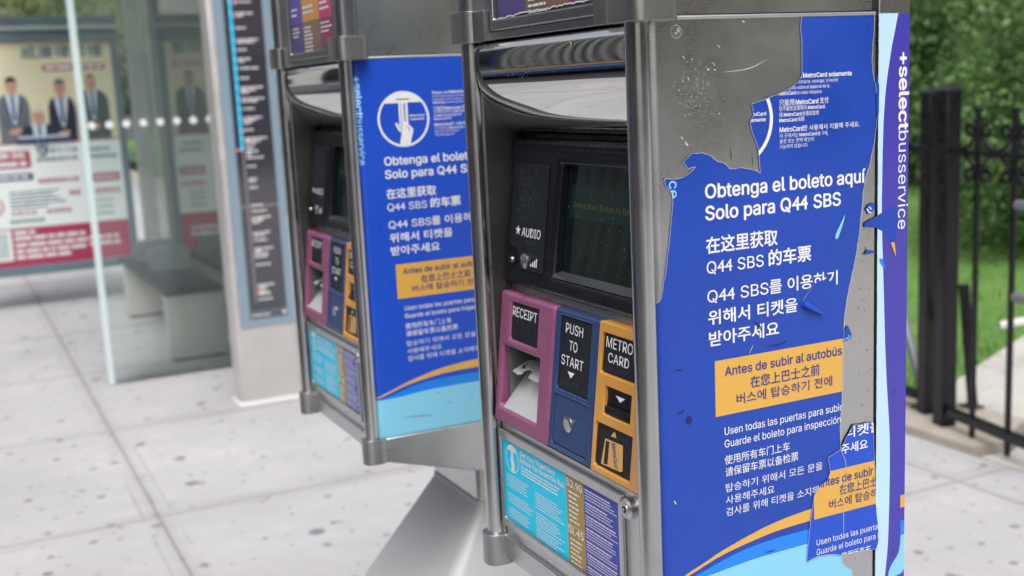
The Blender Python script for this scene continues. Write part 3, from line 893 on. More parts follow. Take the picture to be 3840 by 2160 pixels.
    P.add([rect(-.262, -.072, 1.387, 1.427)], SCREENBAND, .0003)
    P.add(ftext('Press Start Button to Begin', .2530, 1.4002, .1090, .0068), SCREENTXT, .0006)
    for i in range(70):
        a, b = -rnd.uniform(.085, .268), rnd.uniform(1.325, 1.450); r = rnd.uniform(.0002, .0006)
        P.poly(ell(a, b, r, r, 6), DUST, .0008)
    P.build('screen_message', scr)
    mb = MB()                                                   # sill of the screen opening, its highlight put in as a paler grey
    mb.prism([(.0002, 1.3132), (.0145, 1.3132), (.0145, 1.3190)], .0705, .2715, lambda a, b, h: (xb(b) + a, h, b), mat('sill_highlight', (.055, .058, .066), .26))
    mb.build('screen_sill', bz)
    # audio plate
    mb = MB()
    pl = fpoly([(.3895, 1.4515), (.2975, 1.4505), (.2955, 1.4480), (.2930, 1.3165), (.2955, 1.3145), (.3535, 1.3145), (.3575, 1.3170), (.3585, 1.3300), (.3625, 1.3355), (.3700, 1.3395), (.3855, 1.3405), (.3900, 1.3445), (.3915, 1.4490)])
    mb.prism(pl, -.0022, .004, lambda a, b, h: (xb(b) + h, -a, b), PLATE)
    ap = mb.build('audio_plate', root, bevel=.0007)
    if True:
        P = Print(front_map(lambda z: xb(z) - .0022))
        st = []
        for i in range(10):
            r = .0078 if i % 2 == 0 else .0031
            a = math.pi / 2 + i * math.pi / 5
            st.append((-.3668 + r * math.cos(a), 1.3638 + r * .92 * math.sin(a)))
        P.poly(st, WHITE, .0004)
        P.add(ftext('AUDIO', .3556, 1.3572, .3030, .0114, bold=.006), WHITE, .0004)
        for i in range(4):
            P.add([rect(-.3255 + i * .0050, -.3226 + i * .0050, 1.3206, 1.3240 + i * .0026)], WHITE, .0004)
        P.build('audio_sign', ap)
        mb = MB()
        for r, z in enumerate((1.4430, 1.4343, 1.4255, 1.4168, 1.4080, 1.3993, 1.3905, 1.3818)):
            braille(mb, .3720, (.322, .326, .327, .322, .311, .320, .321, .333)[r], z, 3, lambda zz: xb(zz) - .0022, BRAILLE, rnd)
        braille(mb, .343, .317, 1.3525, 3, lambda zz: xb(zz) - .0022, BRAILLE, rnd)
        mb.build('braille', ap)
    def button(y, z, r, xf, h, m, parent, nm='button'):
        mb = MB()
        x = xf(z)
        mb.tube([(x + .002, y, z), (x - h * .6, y, z), (x - h, y, z)], r, m, 24, radii=[r, r, r * .86])
        mb.tube([(x - h * .98, y, z), (x - h * 1.08, y, z), (x - h * 1.08, y, z)], r * .62, m, 24, radii=[r * .70, r * .68, r * .60])
        return mb.build(nm, parent, smooth=True, ang=40)
    button(.3433, 1.3252, .0100, lambda z: xb(z) - .0022, .0016, STEELBRIGHT, root, 'volume_button')
    mb = MB()
    mb.tube([(xb(1.3240) - .0005, .3775, 1.3240), (xb(1.3240) - .003, .3775, 1.3240)], .0085, BLACK, 20)
    mb.tube([(xb(1.3240) - .0028, .3770, 1.3243), (xb(1.3240) - .0055, .3770, 1.3243)], .0042, STEELBRIGHT, 16, radii=[.0042, .0036])
    mb.tube([(xb(1.3240) - .0054, .3770, 1.3243), (xb(1.3240) - .0058, .3770, 1.3243)], .0022, SEAM, 12)
    mb.build('headphone_jack', root, smooth=True)
    # --- plum receipt unit
    mb = MB()
    frame_solid(mb, .2538, .4066, 1.1015, 1.2790, [(.2965, .3755, 1.2175, 1.2675), (.2860, .3940, 1.1220, 1.2065)], xm, 0, .024, PURPLE)
    ru = mb.build('receipt_unit', root, bevel=.0042, segs=3)
    mb = MB(); tplate(mb, .2975, .3745, 1.2185, 1.2665, xm, .0030, .010, PLATE, .004)
    rp = mb.build('receipt_plate', ru, bevel=.0006)
    P = Print(front_map(lambda z: xm(z) + .0030)); P.add(ftext('RECEIPT', .3720, 1.2498, .3030, .0124, bold=.004), WHITE, .0004); P.build('receipt_lettering', ru)
    mb = MB(); braille(mb, .358, .319, 1.2440, 3, lambda z: xm(z) + .0030, BRAILLE, rnd); mb.build('braille', ru)
    mb = MB()                                                   # grey chute behind the opening
    ch = mat('chute_grey', (.11, .11, .108), .5, .3)
    x0, x1 = .020, .066
    mb.box(x0, x1, .3850, .3875, 1.116, 1.209, ch); mb.box(x0, x1, .2845, .2858, 1.116, 1.209, ch)
    mb.box(x1 - .003, x1, .2860, .3850, 1.116, 1.209, mat('chute_back', (.05, .05, .05), .6))
    mb.box(x0 + .012, x1, .2860, .3850, 1.2068, 1.2090, ch)
    mb.build('receipt_chute', ru)
    mb = MB(); mb.prism([(.0085, 1.1225), (.012, 1.1225), (.0640, 1.1800), (.0620, 1.1820)], .2862, .3848, lambda a, b, h: (a, h, b), RAMP)
    mb.build('receipt_tray', ru)
    mb = MB()
    TZ = lambda x: 1.1705 + .46 * (x - .0195)
    tab = [(0.0217,0.3777),(0.0446,0.377),(0.0539,0.3555),(.0560,.2885),(.0330,.2885),(0.0204,0.3073),(0.0217,0.3318),(0.027,0.3355),(0.0313,0.3373),(0.0342,0.3458),(0.0336,0.3528),(0.0295,0.3554),(0.0233,0.3519),(0.0196,0.3586)]
    mb.prism(tab, 0, .0012, lambda a, b, h: (a, b, TZ(a) + h), RAMP)
    mb.prism([(0.0289,0.365),(0.0345,0.3708),(0.0356,0.369),(0.0377,0.3671),(0.0395,0.3639),(0.0353,0.3652),(0.0326,0.3613)], .0012, .0016, lambda a, b, h: (a, b, TZ(a) + h), SEAM)
    mb.prism([(0.0250,0.3075),(0.0300,0.3010),(0.0285,0.2960),(0.0340,0.2935),(0.0330,0.3060)], .0012, .0016, lambda a, b, h: (a, b, TZ(a) + h), SEAM)
    mb.build('receipt_flap', ru)
    # --- navy start unit
    mb = MB()
    frame_solid(mb, .1448, .2524, 1.1030, 1.2785, [(.1638, .2415, 1.1800, 1.2705), (.1580, .2460, 1.1090, 1.1725)], xm, .0012, .024, NAVY)
    frame_solid(mb, .1580, .2460, 1.1090, 1.1725, [], xm, .0032, .022, NAVY)
    su = mb.build('start_unit', root, bevel=.0030, segs=3)
    mb = MB(); tplate(mb, .1648, .2405, 1.1810, 1.2695, xm, .0034, .010, PLATE, .004); mb.build('start_plate', su, bevel=.0006)
    P = Print(front_map(lambda z: xm(z) + .0034))
    P.add(ftext('PUSH', .2268, 1.2510, .1850, .0120, bold=.004), WHITE, .0004)
    P.add(ftext('TO', .2160, 1.2308, .1960, .0120, bold=.004), WHITE, .0004)
    P.add(ftext('START', .2335, 1.2112, .1795, .0120, bold=.004), WHITE, .0004)
    P.poly([(-.2165, 1.2050), (-.2078, 1.1975), (-.1990, 1.2050)], WHITE, .0004)
    P.build('start_lettering', su)
    mb = MB(); braille(mb, .2380, .183, 1.1935, 3, lambda z: xm(z) + .0034, BRAILLE, rnd); mb.build('braille', su)
    button(.2072, 1.1408, .0100, lambda z: xm(z) + .0030, .0018, STEELBRIGHT, su, 'start_button')
    # --- amber card unit
    mb = MB()
    frame_solid(mb, .0340, .1436, 1.1030, 1.2792, [(.0570, .1365, 1.2205, 1.2672), (.0660, .1235, 1.1740, 1.2070), (.0585, .1380, 1.1110, 1.1622)], xm, 0, .024, AMBER)
    cu = mb.build('card_unit', root, bevel=.0040, segs=3)
    mb = MB(); tplate(mb, .0580, .1355, 1.2215, 1.2662, xm, .0030, .010, PLATE, .004); mb.build('card_plate', cu, bevel=.0006)
    P = Print(front_map(lambda z: xm(z) + .0030))
    P.add(ftext('METRO', .1300, 1.2508, .0735, .0120, bold=.004), WHITE, .0004)
    P.add(ftext('CARD', .1240, 1.2342, .0795, .0110, bold=.004), WHITE, .0004)
    P.build('card_lettering', cu)
    mb = MB(); braille(mb, .1215, .077, 1.2305, 3, lambda z: xm(z) + .0030, BRAILLE, rnd); mb.build('braille', cu)
    mb = MB()
    frame_solid(mb, .0665, .1230, 1.1745, 1.2065, [(.0700, .1195, 1.1850, 1.1866)], xm, .0045, .030, BLACK)
    frame_solid(mb, .0672, .1222, 1.1760, 1.1842, [], xm, .0010, .0060, BLACK)
    rd = mb.build('card_reader', cu, bevel=.0010)
    P = Print(front_map(lambda z: xm(z) + .0045)); P.poly([(-.1050, 1.1988), (-.0945, 1.1925), (-.0848, 1.1988)], WHITE, .0004); P.build('reader_arrow', rd)
    mb = MB(); tplate(mb, .0590, .1375, 1.1116, 1.1616, xm, .0030, .010, PLATE, .006); mb.build('picture_plate', cu, bevel=.0006)
    P = Print(front_map(lambda z: xm(z) + .0030))
    cardc = [(-.1185, 1.1462), (-.0800, 1.1472), (-.0772, 1.1186), (-.0820, 1.1165), (-.1244, 1.1146)]
    AMB = mat('card_print_amber', (.62, .36, .10), .4)
    P.poly(cardc, AMB, .0004)
    P.poly([(-.1165, 1.1440), (-.1090, 1.1440), (-.1100, 1.1172), (-.1180, 1.1166)], SEAM, .0006)
    ct = text('MetroCard', 0, 0, .0265, .0085, .010)
    P.add(xform(ct, lambda a, b: (-.1040 + b + a * .35, 1.1450 - a)), NAVYPRINT, .0006)
    P.poly([(-.1069, 1.1512), (-.0945, 1.1522), (-.0994, 1.1590)], AMB, .0004)
    P.build('card_picture', cu)
    # --- lower plate, leaflet door, lock, label strip
    mb = MB(); mb.box(.0145, .0700, .0330, .4070, .9000, 1.0960, STEEL)
    lp = mb.build('lower_plate', root, bevel=.001)
    mb = MB(); frame_solid(mb, .0845, .4060, .9465, 1.0875, [(.0920, .4000, .9590, 1.0755)], lambda z: .0085, 0, .006, STEEL)
    dr = mb.build('leaflet_door', root, bevel=.0012)
    P = Print(lambda a, b, l: (.0122 - l, -a, b))
    P.add([rect(-.4000, -.2215, .9585, 1.0755)], CYAN, 0); P.add([rect(-.2215, -.1770, .9585, 1.0755)], GOLD, 0); P.add([rect(-.1770, -.0915, .9585, 1.0755)], VIOLET, 0)
    cy, cz, r = -.3720, 1.0512, .0195
    n = 40
    P.add([[(cy + rr * math.cos(a), cz + rr * 1.02 * math.sin(a)) for rr, a in ((r - .0016, 6.2832*i/n), (r, 6.2832*i/n), (r, 6.2832*(i+1)/n), (r - .0016, 6.2832*(i+1)/n))] for i in range(n)], WHITE, .0004)
    P.add([clip_half(ell(cy, cz, r - .001, r - .001, 40), (0, cz + .0105), (1, cz + .0105), True)], WHITE, .0006)
    P.poly(smooth_line([(cy - .0045, cz - .0185), (cy - .003, cz - .009), (cy - .0055, cz - .002), (cy - .003, cz + .003), (cy - .0025, cz + .0105), (cy + .0035, cz + .0105), (cy + .004, cz), (cy + .0065, cz - .006), (cy + .0045, cz - .0185)], 3), WHITE, .0006)
    P.add(ftext('Get Your Ticket Here', .3475, 1.0622, .2500, .0068, bold=.016), WHITE, .0004)
    P.add(ftext('Before You Board the Bus', .3475, 1.0530, .2260, .0068, bold=.016), WHITE, .0004)
    P.add(tiny_lines(-.3460, -.2330, 1.0485, .0046, 3, .0021, rnd, .12), WHITE, .0004)
    for x0, z, nl in ((-.391, 1.026, 5), (-.391, .999, 4), (-.391, .978, 4)):
        P.add(tiny_lines(x0, x0 + .077, z, .0040, nl, .0014, rnd, .3), WHITE, .0004)
    for x0, z, nl in ((-.308, 1.024, 6), (-.308, .996, 5), (-.308, .975, 4)):
        P.add(tiny_lines(x0, x0 + .080, z, .0040, nl, .0014, rnd, .3), WHITE, .0004)
    P.add(ftext('$2.90', .2200, 1.0600, .1800, .0098, bold=.006), WHITE, .0004)
    P.add(tiny_lines(-.2150, -.1830, 1.0545, .0062, 7, .0024, rnd, .4), WHITE, .0004)
    P.add([rect(-.2205, -.1775, 1.0095, 1.0100)], WHITE, .0004)
    P.add(ftext('$1.45', .2200, .9985, .1800, .0098, bold=.006), WHITE, .0004)
    P.add(tiny_lines(-.2150, -.1830, .9925, .0060, 6, .0024, rnd, .4), WHITE, .0004)
    z = 1.0685
    while z > .966:
        P.add(tiny_lines(-.1735, -.1000, z, .0032, 1, .0019, rnd, .35), WHITE, .0004)
        P.add(tiny_lines(-.1735, -.0960, z - .0040, .0036, 3, .0012, rnd, .3), WHITE, .0004)
        z -= .0165
    P.build('leaflet', dr)
    mb = MB()
    lx, ly, lz = .0135, .0700, 1.0765
    mb.tube([(lx + .002, ly, lz), (lx - .0065, ly, lz), (lx - .0090, ly, lz), (lx - .0090, ly, lz)], .0125, STEELBRIGHT, 32, radii=[.0128, .0122, .0095, .0050])
    mb.tube([(lx - .0085, ly, lz), (lx - .0098, ly, lz), (lx - .0098, ly, lz)], .0065, STEELBRIGHT, 24, radii=[.0070, .0066, .0046])
    mb.tube([(lx - .0085, ly, lz), (lx - .0101, ly, lz)], .0042, SEAM, 20)
    mb.tube([(lx - .0098, ly, lz), (lx - .0108, ly, lz)], .0020, STEELBRIGHT, 12)
    mb.build('lock', root, smooth=True, ang=40)
    mb = MB()
    mb.box(.0125, .0150, .3060, .4020, .9020, .9185, PLATE)
    mb.box(.0125, .0150, .2500, .3020, .9060, .9185, mat('grey_label', (.07, .07, .068), .5))
    P = Print(lambda a, b, l: (.0125 - l, -a, b))
    lb = mb.build('label_strip', root, bevel=.0004)
    P.add(tiny_lines(-.398, -.330, .9160, .0036, 4, .0016, rnd, .3), GREYPRINT, .0003)
    P.add(tiny_lines(-.299, -.254, .9165, .0036, 3, .0018, rnd, .2), SEAM, .0003)
    P.build('label_print', lb)
    return root

MX, MY = .637, .990
make_machine('fare_machine', (MX, MY, 0), 'nearest stainless steel bus fare machine, its blue side poster torn open to bare metal', True)
make_machine('fare_machine', (MX, MY + .9278, 0), 'farther stainless steel bus fare machine with an intact blue side poster, beside the route totem', False)

# ================================================================== SETTING
def concrete(name, base, joints=True):
    m = bpy.data.materials.new(name); m.use_nodes = True
    nt = m.node_tree; L = nt.links.new; N = nt.nodes.new
    b = nt.nodes['Principled BSDF']; b.inputs['Roughness'].default_value = 0.85; b.inputs['Specular IOR Level'].default_value = 0.25
    tc = N('ShaderNodeTexCoord'); P = tc.outputs['Object']
    def noise(sc, det=4, rough=.55, vec=P):
        n = N('ShaderNodeTexNoise'); n.inputs['Scale'].default_value = sc; n.inputs['Detail'].default_value = det
        n.inputs['Roughness'].default_value = rough; L(vec, n.inputs['Vector']); return n.outputs['Fac']
    def ramp(v, a, b_, lo=0.0, hi=1.0):
        r = N('ShaderNodeMapRange'); r.inputs[1].default_value = a; r.inputs[2].default_value = b_
        r.inputs[3].default_value = lo; r.inputs[4].default_value = hi; L(v, r.inputs[0]); return r.outputs[0]
    def mixc(f, a, c):
        x = N('ShaderNodeMix'); x.data_type = 'RGBA'; L(f, x.inputs[0])
        if isinstance(a, tuple): x.inputs[6].default_value = (*a, 1)
        else: L(a, x.inputs[6])
        if isinstance(c, tuple): x.inputs[7].default_value = (*c, 1)
        else: L(c, x.inputs[7])
        return x.outputs[2]
    def mth(op, a, c):
        x = N('ShaderNodeMath'); x.operation = op
        for i, v in enumerate((a, c)):
            if isinstance(v, (int, float)): x.inputs[i].default_value = v
            elif v is not None: L(v, x.inputs[i])
        return x.outputs[0]
    col = mixc(ramp(noise(1.1, 5), .35, .68), tuple(c * .86 for c in base), tuple(min(1, c * 1.06) for c in base))
    col = mixc(ramp(noise(9, 6, .7), .42, .72, 0, .35), col, tuple(c * .74 for c in base))
    col = mixc(ramp(noise(160, 2), .52, .72, 0, .40), col, tuple(c * .62 for c in base))      # aggregate
    # flattened chewing gum: scattered dark ovals of several sizes
    for sc, lo, hi, keep, amt in ((2.3, .040, .062, .35, .72), (4.4, .044, .076, .36, .62), (8.0, .045, .09, .40, .45)):
        v = N('ShaderNodeTexVoronoi'); v.voronoi_dimensions = '2D'; v.inputs['Scale'].default_value = sc; v.inputs['Randomness'].default_value = 1.0
        wob = N('ShaderNodeVectorMath'); wob.operation = 'ADD'
        nv = N('ShaderNodeTexNoise'); nv.inputs['Scale'].default_value = 14; L(P, nv.inputs['Vector'])
        sc_ = N('ShaderNodeVectorMath'); sc_.operation = 'SCALE'; sc_.inputs['Scale'].default_value = .03
        L(nv.outputs['Color'], sc_.inputs[0]); L(P, wob.inputs[0]); L(sc_.outputs[0], wob.inputs[1]); L(wob.outputs[0], v.inputs['Vector'])
        sep = N('ShaderNodeSeparateColor'); L(v.outputs['Color'], sep.inputs[0])
        spot = ramp(mth('DIVIDE', v.outputs['Distance'], mth('ADD', mth('MULTIPLY', sep.outputs[1], .9), .55)), lo, hi, 1, 0)
        gate = mth('GREATER_THAN', sep.outputs[0], keep)
        col = mixc(mth('MULTIPLY', mth('MULTIPLY', spot, gate), amt), col, (.10, .10, .115))
    bumpv = noise(120, 4)
    if joints:
        sx = N('ShaderNodeSeparateXYZ'); L(P, sx.inputs[0])
        wv = mth('MULTIPLY', mth('SUBTRACT', noise(3.0, 3), .5), .012)
        tot = None
        for axis, org, per in ((0, .583, 1.36), (1, 5.745, 1.36)):
            c = mth('ADD', mth('SUBTRACT', sx.outputs[axis], org - per * 20), wv)
            fr = mth('MULTIPLY', mth('FRACT', mth('DIVIDE', c, per), None), per)
            dist = mth('MINIMUM', fr, mth('SUBTRACT', per, fr))
            j = ramp(dist, .003, .0075, 1, 0)
            halo = mth('MULTIPLY', ramp(mth('ABSOLUTE', mth('SUBTRACT', dist, .055), None), .003, .010, 1, 0), ramp(noise(2.5, 3), .4, .65, .05, .50))
            soft = ramp(dist, .0, .05, .22, 0)
            j2 = mth('MAXIMUM', mth('MULTIPLY', j, .70 if axis == 0 else .60), mth('MAXIMUM', mth('MULTIPLY', halo, .85), soft))
            tot = j2 if tot is None else mth('MAXIMUM', tot, j2)
        col = mixc(tot, col, (.13, .125, .13))
    L(col, b.inputs['Base Color'])
    bp = N('ShaderNodeBump'); bp.inputs['Strength'].default_value = .35; bp.inputs['Distance'].default_value = .004
    L(bumpv, bp.inputs['Height']); L(bp.outputs[0], b.inputs['Normal'])
    MATS[name] = m
    return m

WALK = concrete('sidewalk_concrete', (.445, .438, .455))
PATHC = concrete('path_concrete', (.52, .50, .47), False)
COPE = mat('coping_concrete', (.40, .36, .31), .9, noise=.3, nscale=6, bump=.4, bscale=60)
ASPH = mat('asphalt', (.055, .055, .057), .9, noise=.3, nscale=3, bump=.5, bscale=90)
GRASSM = mat('lawn_green', (.10, .21, .038), .9, noise=.35, nscale=2.5, bump=.6, bscale=40)

def sheet(name, poly, z, m, kind='structure', thick=None):
    mb = MB()
    zf = z if callable(z) else (lambda x, y: z)
    if thick:
        mb.prism(poly, z - thick, z, lambda a, b, h: (a, b, h), m)
    else:
        mb.mesh([(a, b, zf(a, b)) for a, b in poly], [tuple(t) for t in tessellate_polygon([[Vector((a, b, 0)) for a, b in poly]])], m)
    return tag(mb.build(name), kind=kind)

sheet('ground', [(-200, -200), (200, -200), (200, 220), (-200, 220)], -.20, ASPH)
sheet('road', [(-14, -60), (-1.75, -60), (-1.75, 90), (-14, 90)], -.14, mat('road_asphalt', (.06, .06, .062), .85, noise=.25, nscale=2, bump=.4, bscale=80))
sheet('sidewalk', [(-1.75, -20), (3.58, -20), (3.58, 40), (-1.75, 40)], 0.0, WALK, thick=.19)
sheet('coping', [(3.584, 3.21), (3.73, 3.19), (4.05, 3.35), (4.05, 40), (3.584, 40)], .035, COPE, thick=.2)
sheet('path', [(3.584, -20), (60, -20), (60, 29.3), (4.06, 3.90), (4.06, 3.30), (3.74, 3.15), (3.584, 3.17)], 0.004, PATHC, thick=.19)
# lawn rising gently away from the path
mb = MB()
def lawn_z(x, y): return -.012 + max(0, (x - 6)) * .055 + max(0, y - 6) * .012
NX, NL = 26, 30
for i in range(NX):
    for j in range(NL):
        q = []
        for a, b in ((i, j), (i + 1, j), (i + 1, j + 1), (i, j + 1)):
            x = 4.06 + 40 * (a / NX) ** 1.6
            ylo = 3.90 + (x - 4.06) * .4538
            y = ylo + 36 * (b / NL) ** 1.5
            q.append((x, y, lawn_z(x, y) if b else -.012))
        mb.face(q, GRASSM)
tag(mb.build('lawn', smooth=True), kind='structure')
# grass blades near the fence (one piece, nobody could count them)
rnd = random.Random(21)
mb = MB()
BL = [mat('grass_blade_%d' % i, c, .6) for i, c in enumerate(((.10, .22, .035), (.15, .29, .055), (.07, .16, .03)))]
for i in range(9000):
    x = 4.08 + rnd.random() ** 1.3 * 7; y = 3.9 + (x - 4.06) * .4538 + .02 + rnd.random() ** 1.4 * 6
    z = lawn_z(x, y); h = rnd.uniform(.03, .075); a = rnd.uniform(0, 6.28); w = .006
    dx, dy = math.cos(a), math.sin(a)
    mb.face([(x - dx*w, y - dy*w, z - .01), (x + dx*w, y + dy*w, z - .01), (x + dy*h*.4, y - dx*h*.4, z + h)], rnd.choice(BL))
tag(mb.build('grass', merge=False), 'short bright green grass beyond the black iron fence', 'grass', kind='stuff')

# ------------------------------------------------------------------ bus shelter
def glass(name, tint, ior=1.45, haze=0.0):
    m = bpy.data.materials.new(name); m.use_nodes = True
    nt = m.node_tree; L = nt.links.new; N = nt.nodes.new
    nt.nodes.remove(nt.nodes['Principled BSDF'])
    o = nt.nodes['Material Output']
    t = N('ShaderNodeBsdfTransparent'); t.inputs[0].default_value = (*tint, 1)
    d = N('ShaderNodeBsdfDiffuse'); d.inputs[0].default_value = (.60, .70, .68, 1)
    g = N('ShaderNodeBsdfGlossy'); g.inputs['Roughness'].default_value = .02; g.inputs[0].default_value = (.95, 1, .98, 1)
    f = N('ShaderNodeFresnel'); f.inputs['IOR'].default_value = ior
    m1 = N('ShaderNodeMixShader'); m1.inputs[0].default_value = haze; L(t.outputs[0], m1.inputs[1]); L(d.outputs[0], m1.inputs[2])
    m2 = N('ShaderNodeMixShader'); L(f.outputs[0], m2.inputs[0]); L(m1.outputs[0], m2.inputs[1]); L(g.outputs[0], m2.inputs[2])
    L(m2.outputs[0], o.inputs['Surface'])
    MATS[name] = m
    return m
GLASS = glass('shelter_glass', (.965, .99, .985), 1.45, .035)
REARG = glass('dusty_shelter_glass', (.955, .985, .975), 1.45, .12)
FROST = glass('roof_frosted_glass', (.95, .98, .975), 1.45, .10)
EDGE = mat('frosted_edge', (.54, .65, .66), .5)
SHFRAME = mat('shelter_blue_grey', (.16, .22, .265), .4, .35, rnoise=.08, nscale=10)
BENCHST = mat('bench_steel', (.62, .60, .56), .45, .35, rnoise=.08, noise=.10, nscale=6)
SHSTEEL = mat('shelter_steel', (.36, .385, .375), .45, .3, rnoise=.08, noise=.12, nscale=8)
DARKSLAT = mat('bench_slat', (.030, .038, .044), .55, noise=.2, nscale=10)

sh = thing('bus_shelter', (1.1, 8.3, 0), 'glass bus shelter with a row of white dots across its end panel', 'bus shelter')
def loc(mb, o):                                              # world coordinates -> local to the thing
    mb.v = [(x - o.location.x, y - o.location.y, z - o.location.z) for x, y, z in mb.v]; return mb
mb = MB(); mb.box(.734, 1.452, 6.702, 6.714, .02, 2.42, GLASS); gp = loc(mb, sh).build('end_panel', sh)
mb = MB(); mb.box(.697, .7335, 6.700, 6.716, .004, 2.42, EDGE); loc(mb, sh).build('panel_edge', gp, bevel=.003)
for i in range(8):
    mb = MB(); mb.prism(ell(.757 + .0909 * i, 1.4535, .0205, .0205, 24), 6.6985, 6.7018, lambda a, b, h: (a, h, b), WHITE)
    loc(mb, sh).build('etched_dot', gp)
mb = MB(); mb.box(1.526, 1.538, 6.76, 9.58, .16, 2.40, REARG); loc(mb, sh).build('rear_panel', sh)
for (x0, x1, y0, y1) in ((1.455, 1.55, 6.66, 6.755), (1.410, 1.53, 9.60, 9.72)):
    mb = MB(); mb.box(x0, x1, y0, y1, 0.002, 2.45, SHSTEEL); loc(mb, sh).build('post', sh, bevel=.012)
mb = MB(); mb.box(1.505, 1.56, 6.76, 9.58, .08, .158, SHSTEEL); loc(mb, sh).build('bottom_rail', sh, bevel=.006)
mb = MB()
for x0, x1, y0, y1 in ((.45, .53, 6.55, 10.12), (1.54, 1.62, 6.55, 10.12), (.53, 1.54, 6.55, 6.63), (.53, 1.54, 10.04, 10.12), (.53, 1.54, 8.30, 8.36)):
    mb.box(x0, x1, y0, y1, 2.452, 2.54, SHFRAME)
rf = loc(mb, sh).build('roof', sh)
mb = MB(); mb.box(.53, 1.54, 6.63, 8.30, 2.48, 2.49, FROST); mb.box(.53, 1.54, 8.36, 10.04, 2.48, 2.49, FROST); loc(mb, sh).build('roof_glass', rf)

ad = thing('advertising_panel', (.71, 9.93, 0), 'tall framed law office advertisement of men in suits at the end of the bus shelter', 'advertising panel')
mb = MB()
frame_solid(mb, .045, 1.372, .262, 2.157, [(.098, 1.316, .336, 2.086)], lambda z: 0, 0, .03, SHFRAME)
mb.v = [(y, 9.835 + x, z) for x, y, z in mb.v]
mb.box(.045, 1.372, 9.866, 10.02, .262, 2.157, SHFRAME)
fr = loc(mb, ad).build('frame', ad, bevel=.004)
mb = MB(); mb.box(.03, 1.39, 9.82, 10.03, 2.160, 2.192, mat('pale_trim', (.42, .47, .47), .4, .3)); mb.box(.045, 1.38, 9.84, 10.02, 2.194, 2.27, SHFRAME)
loc(mb, ad).build('top_beam', ad, bevel=.003)
for x in (.06, 1.30):
    mb = MB(); mb.box(x, x + .05, 9.90, 9.96, .002, .262, SHFRAME); loc(mb, ad).build('leg', ad, bevel=.004)
Y0 = 9.862
P = Print(lambda a, b, l: (a - .71, Y0 - l - 9.93, b))
CREAM = mat('poster_cream', (.66, .63, .44), .5, noise=.12, nscale=1.5); PWHITE = mat('poster_white', (.74, .80, .80), .5)
CRIM = mat('poster_crimson', (.38, .035, .095), .5); PNAVY = mat('poster_navy', (.025, .05, .14), .5); PTEAL = mat('poster_teal', (.05, .14, .19), .5)
SUITG = mat('suit_grey', (.12, .14, .18), .6); SUITN = mat('suit_navy', (.014, .020, .06), .6); SUITD = mat('suit_slate', (.055, .075, .085), .6)
SKIN = mat('printed_skin', (.50, .30, .22), .6); HAIRD = mat('printed_dark_hair', (.02, .018, .018), .6); HAIRW = mat('printed_grey_hair', (.55, .54, .52), .6)
SHIRT = mat('printed_shirt', (.55, .66, .74), .6); TIE = mat('printed_tie', (.02, .06, .20), .6); HAIRG = mat('printed_greying_hair', (.14, .13, .12), .6)
P.poly(rect(.090, 1.322, .330, 2.092), PWHITE, 0)
P.poly(rect(.090, 1.322, 1.300, 2.092), CREAM, .001)
P.poly(rect(.090, 1.322, .330, .640), CRIM, .001)
P.poly(rect(.090, 1.322, 1.293, 1.304), CRIM, .002)
P.add(text('威廉律師樓', .650, 1.945, .605, .10, 0, cbold=.012), PTEAL, .002)
P.poly(rrect(.790, 1.262, 1.850, 1.898, .020), CRIM, .002)
P.add(tiny_lines(.815, 1.24, 1.886, .03, 1, .022, rnd, 0), PWHITE, .003)
def man(cx, head_z, w, suit, hair, base, z_sh, shirt_w=.05, bald=False, k=0):
    P.poly(smooth_line([(cx - w, base), (cx - w * 1.02, z_sh - .10), (cx - w * .86, z_sh - .02), (cx - .045, z_sh + .02), (cx + .045, z_sh + .02), (cx + w * .86, z_sh - .02), (cx + w * 1.02, z_sh - .10), (cx + w, base)], 4), suit, .002 + k)
    P.poly([(cx - shirt_w, z_sh + .02), (cx + shirt_w, z_sh + .02), (cx + .012, z_sh - .22), (cx - .012, z_sh - .22)], SHIRT, .003 + k)
    P.poly([(cx - .010, z_sh), (cx + .010, z_sh), (cx + .014, z_sh - .17), (cx, z_sh - .20), (cx - .014, z_sh - .17)], TIE, .004 + k)
    P.poly(rect(cx - .022, cx + .022, z_sh, z_sh + .05), SKIN, .0045 + k)
    P.poly(ell(cx, head_z, .043, .058), SKIN, .005 + k)
    top = clip_half(ell(cx, head_z + .012, .047, .060), (0, head_z + (.030 if not bald else .045)), (1, head_z + (.030 if not bald else .045)), True)
    P.poly(top, hair, .006 + k)
    if z_sh - base > .3:
        P.poly(ell(cx - .012, z_sh - .275, .038, .024, 14), SKIN, .0065 + k); P.poly(ell(cx + .018, z_sh - .262, .026, .020, 12), SKIN, .0068 + k)
        for s in (-1, 1):
            P.add(strip([(cx + s * w * .72, z_sh - .12), (cx + s * w * .60, z_sh - .20), (cx + s * .045, z_sh - .265)], .0045), HAIRD, .0055 + k)
    for s in (-1, 1):
        P.add(strip([(cx + s * .050, z_sh + .012), (cx + s * .052, z_sh - .10), (cx + s * .006, z_sh - .24)], .007), HAIRD, .0050 + k)
        P.poly(ell(cx + s * .016, head_z + .004, .005, .003, 8), HAIRD, .007 + k)
    P.poly(ell(cx, head_z - .030, .012, .003, 8), CRIM, .007 + k)
man(.552, 1.745, .115, SUITG, HAIRD, 1.305, 1.665)
man(.300, 1.745, .115, SUITN, HAIRG, 1.305, 1.665)
man(.905, 1.715, .100, SUITN, HAIRG, 1.305, 1.630, .055)
man(1.140, 1.745, .120, SUITD, HAIRG, 1.305, 1.670, .04, True)
man(.722, 1.505, .135, SUITN, HAIRW, 1.305, 1.430, .06, k=.008)
P.poly(rect(.540, .960, 1.305, 1.345), PNAVY, .018)
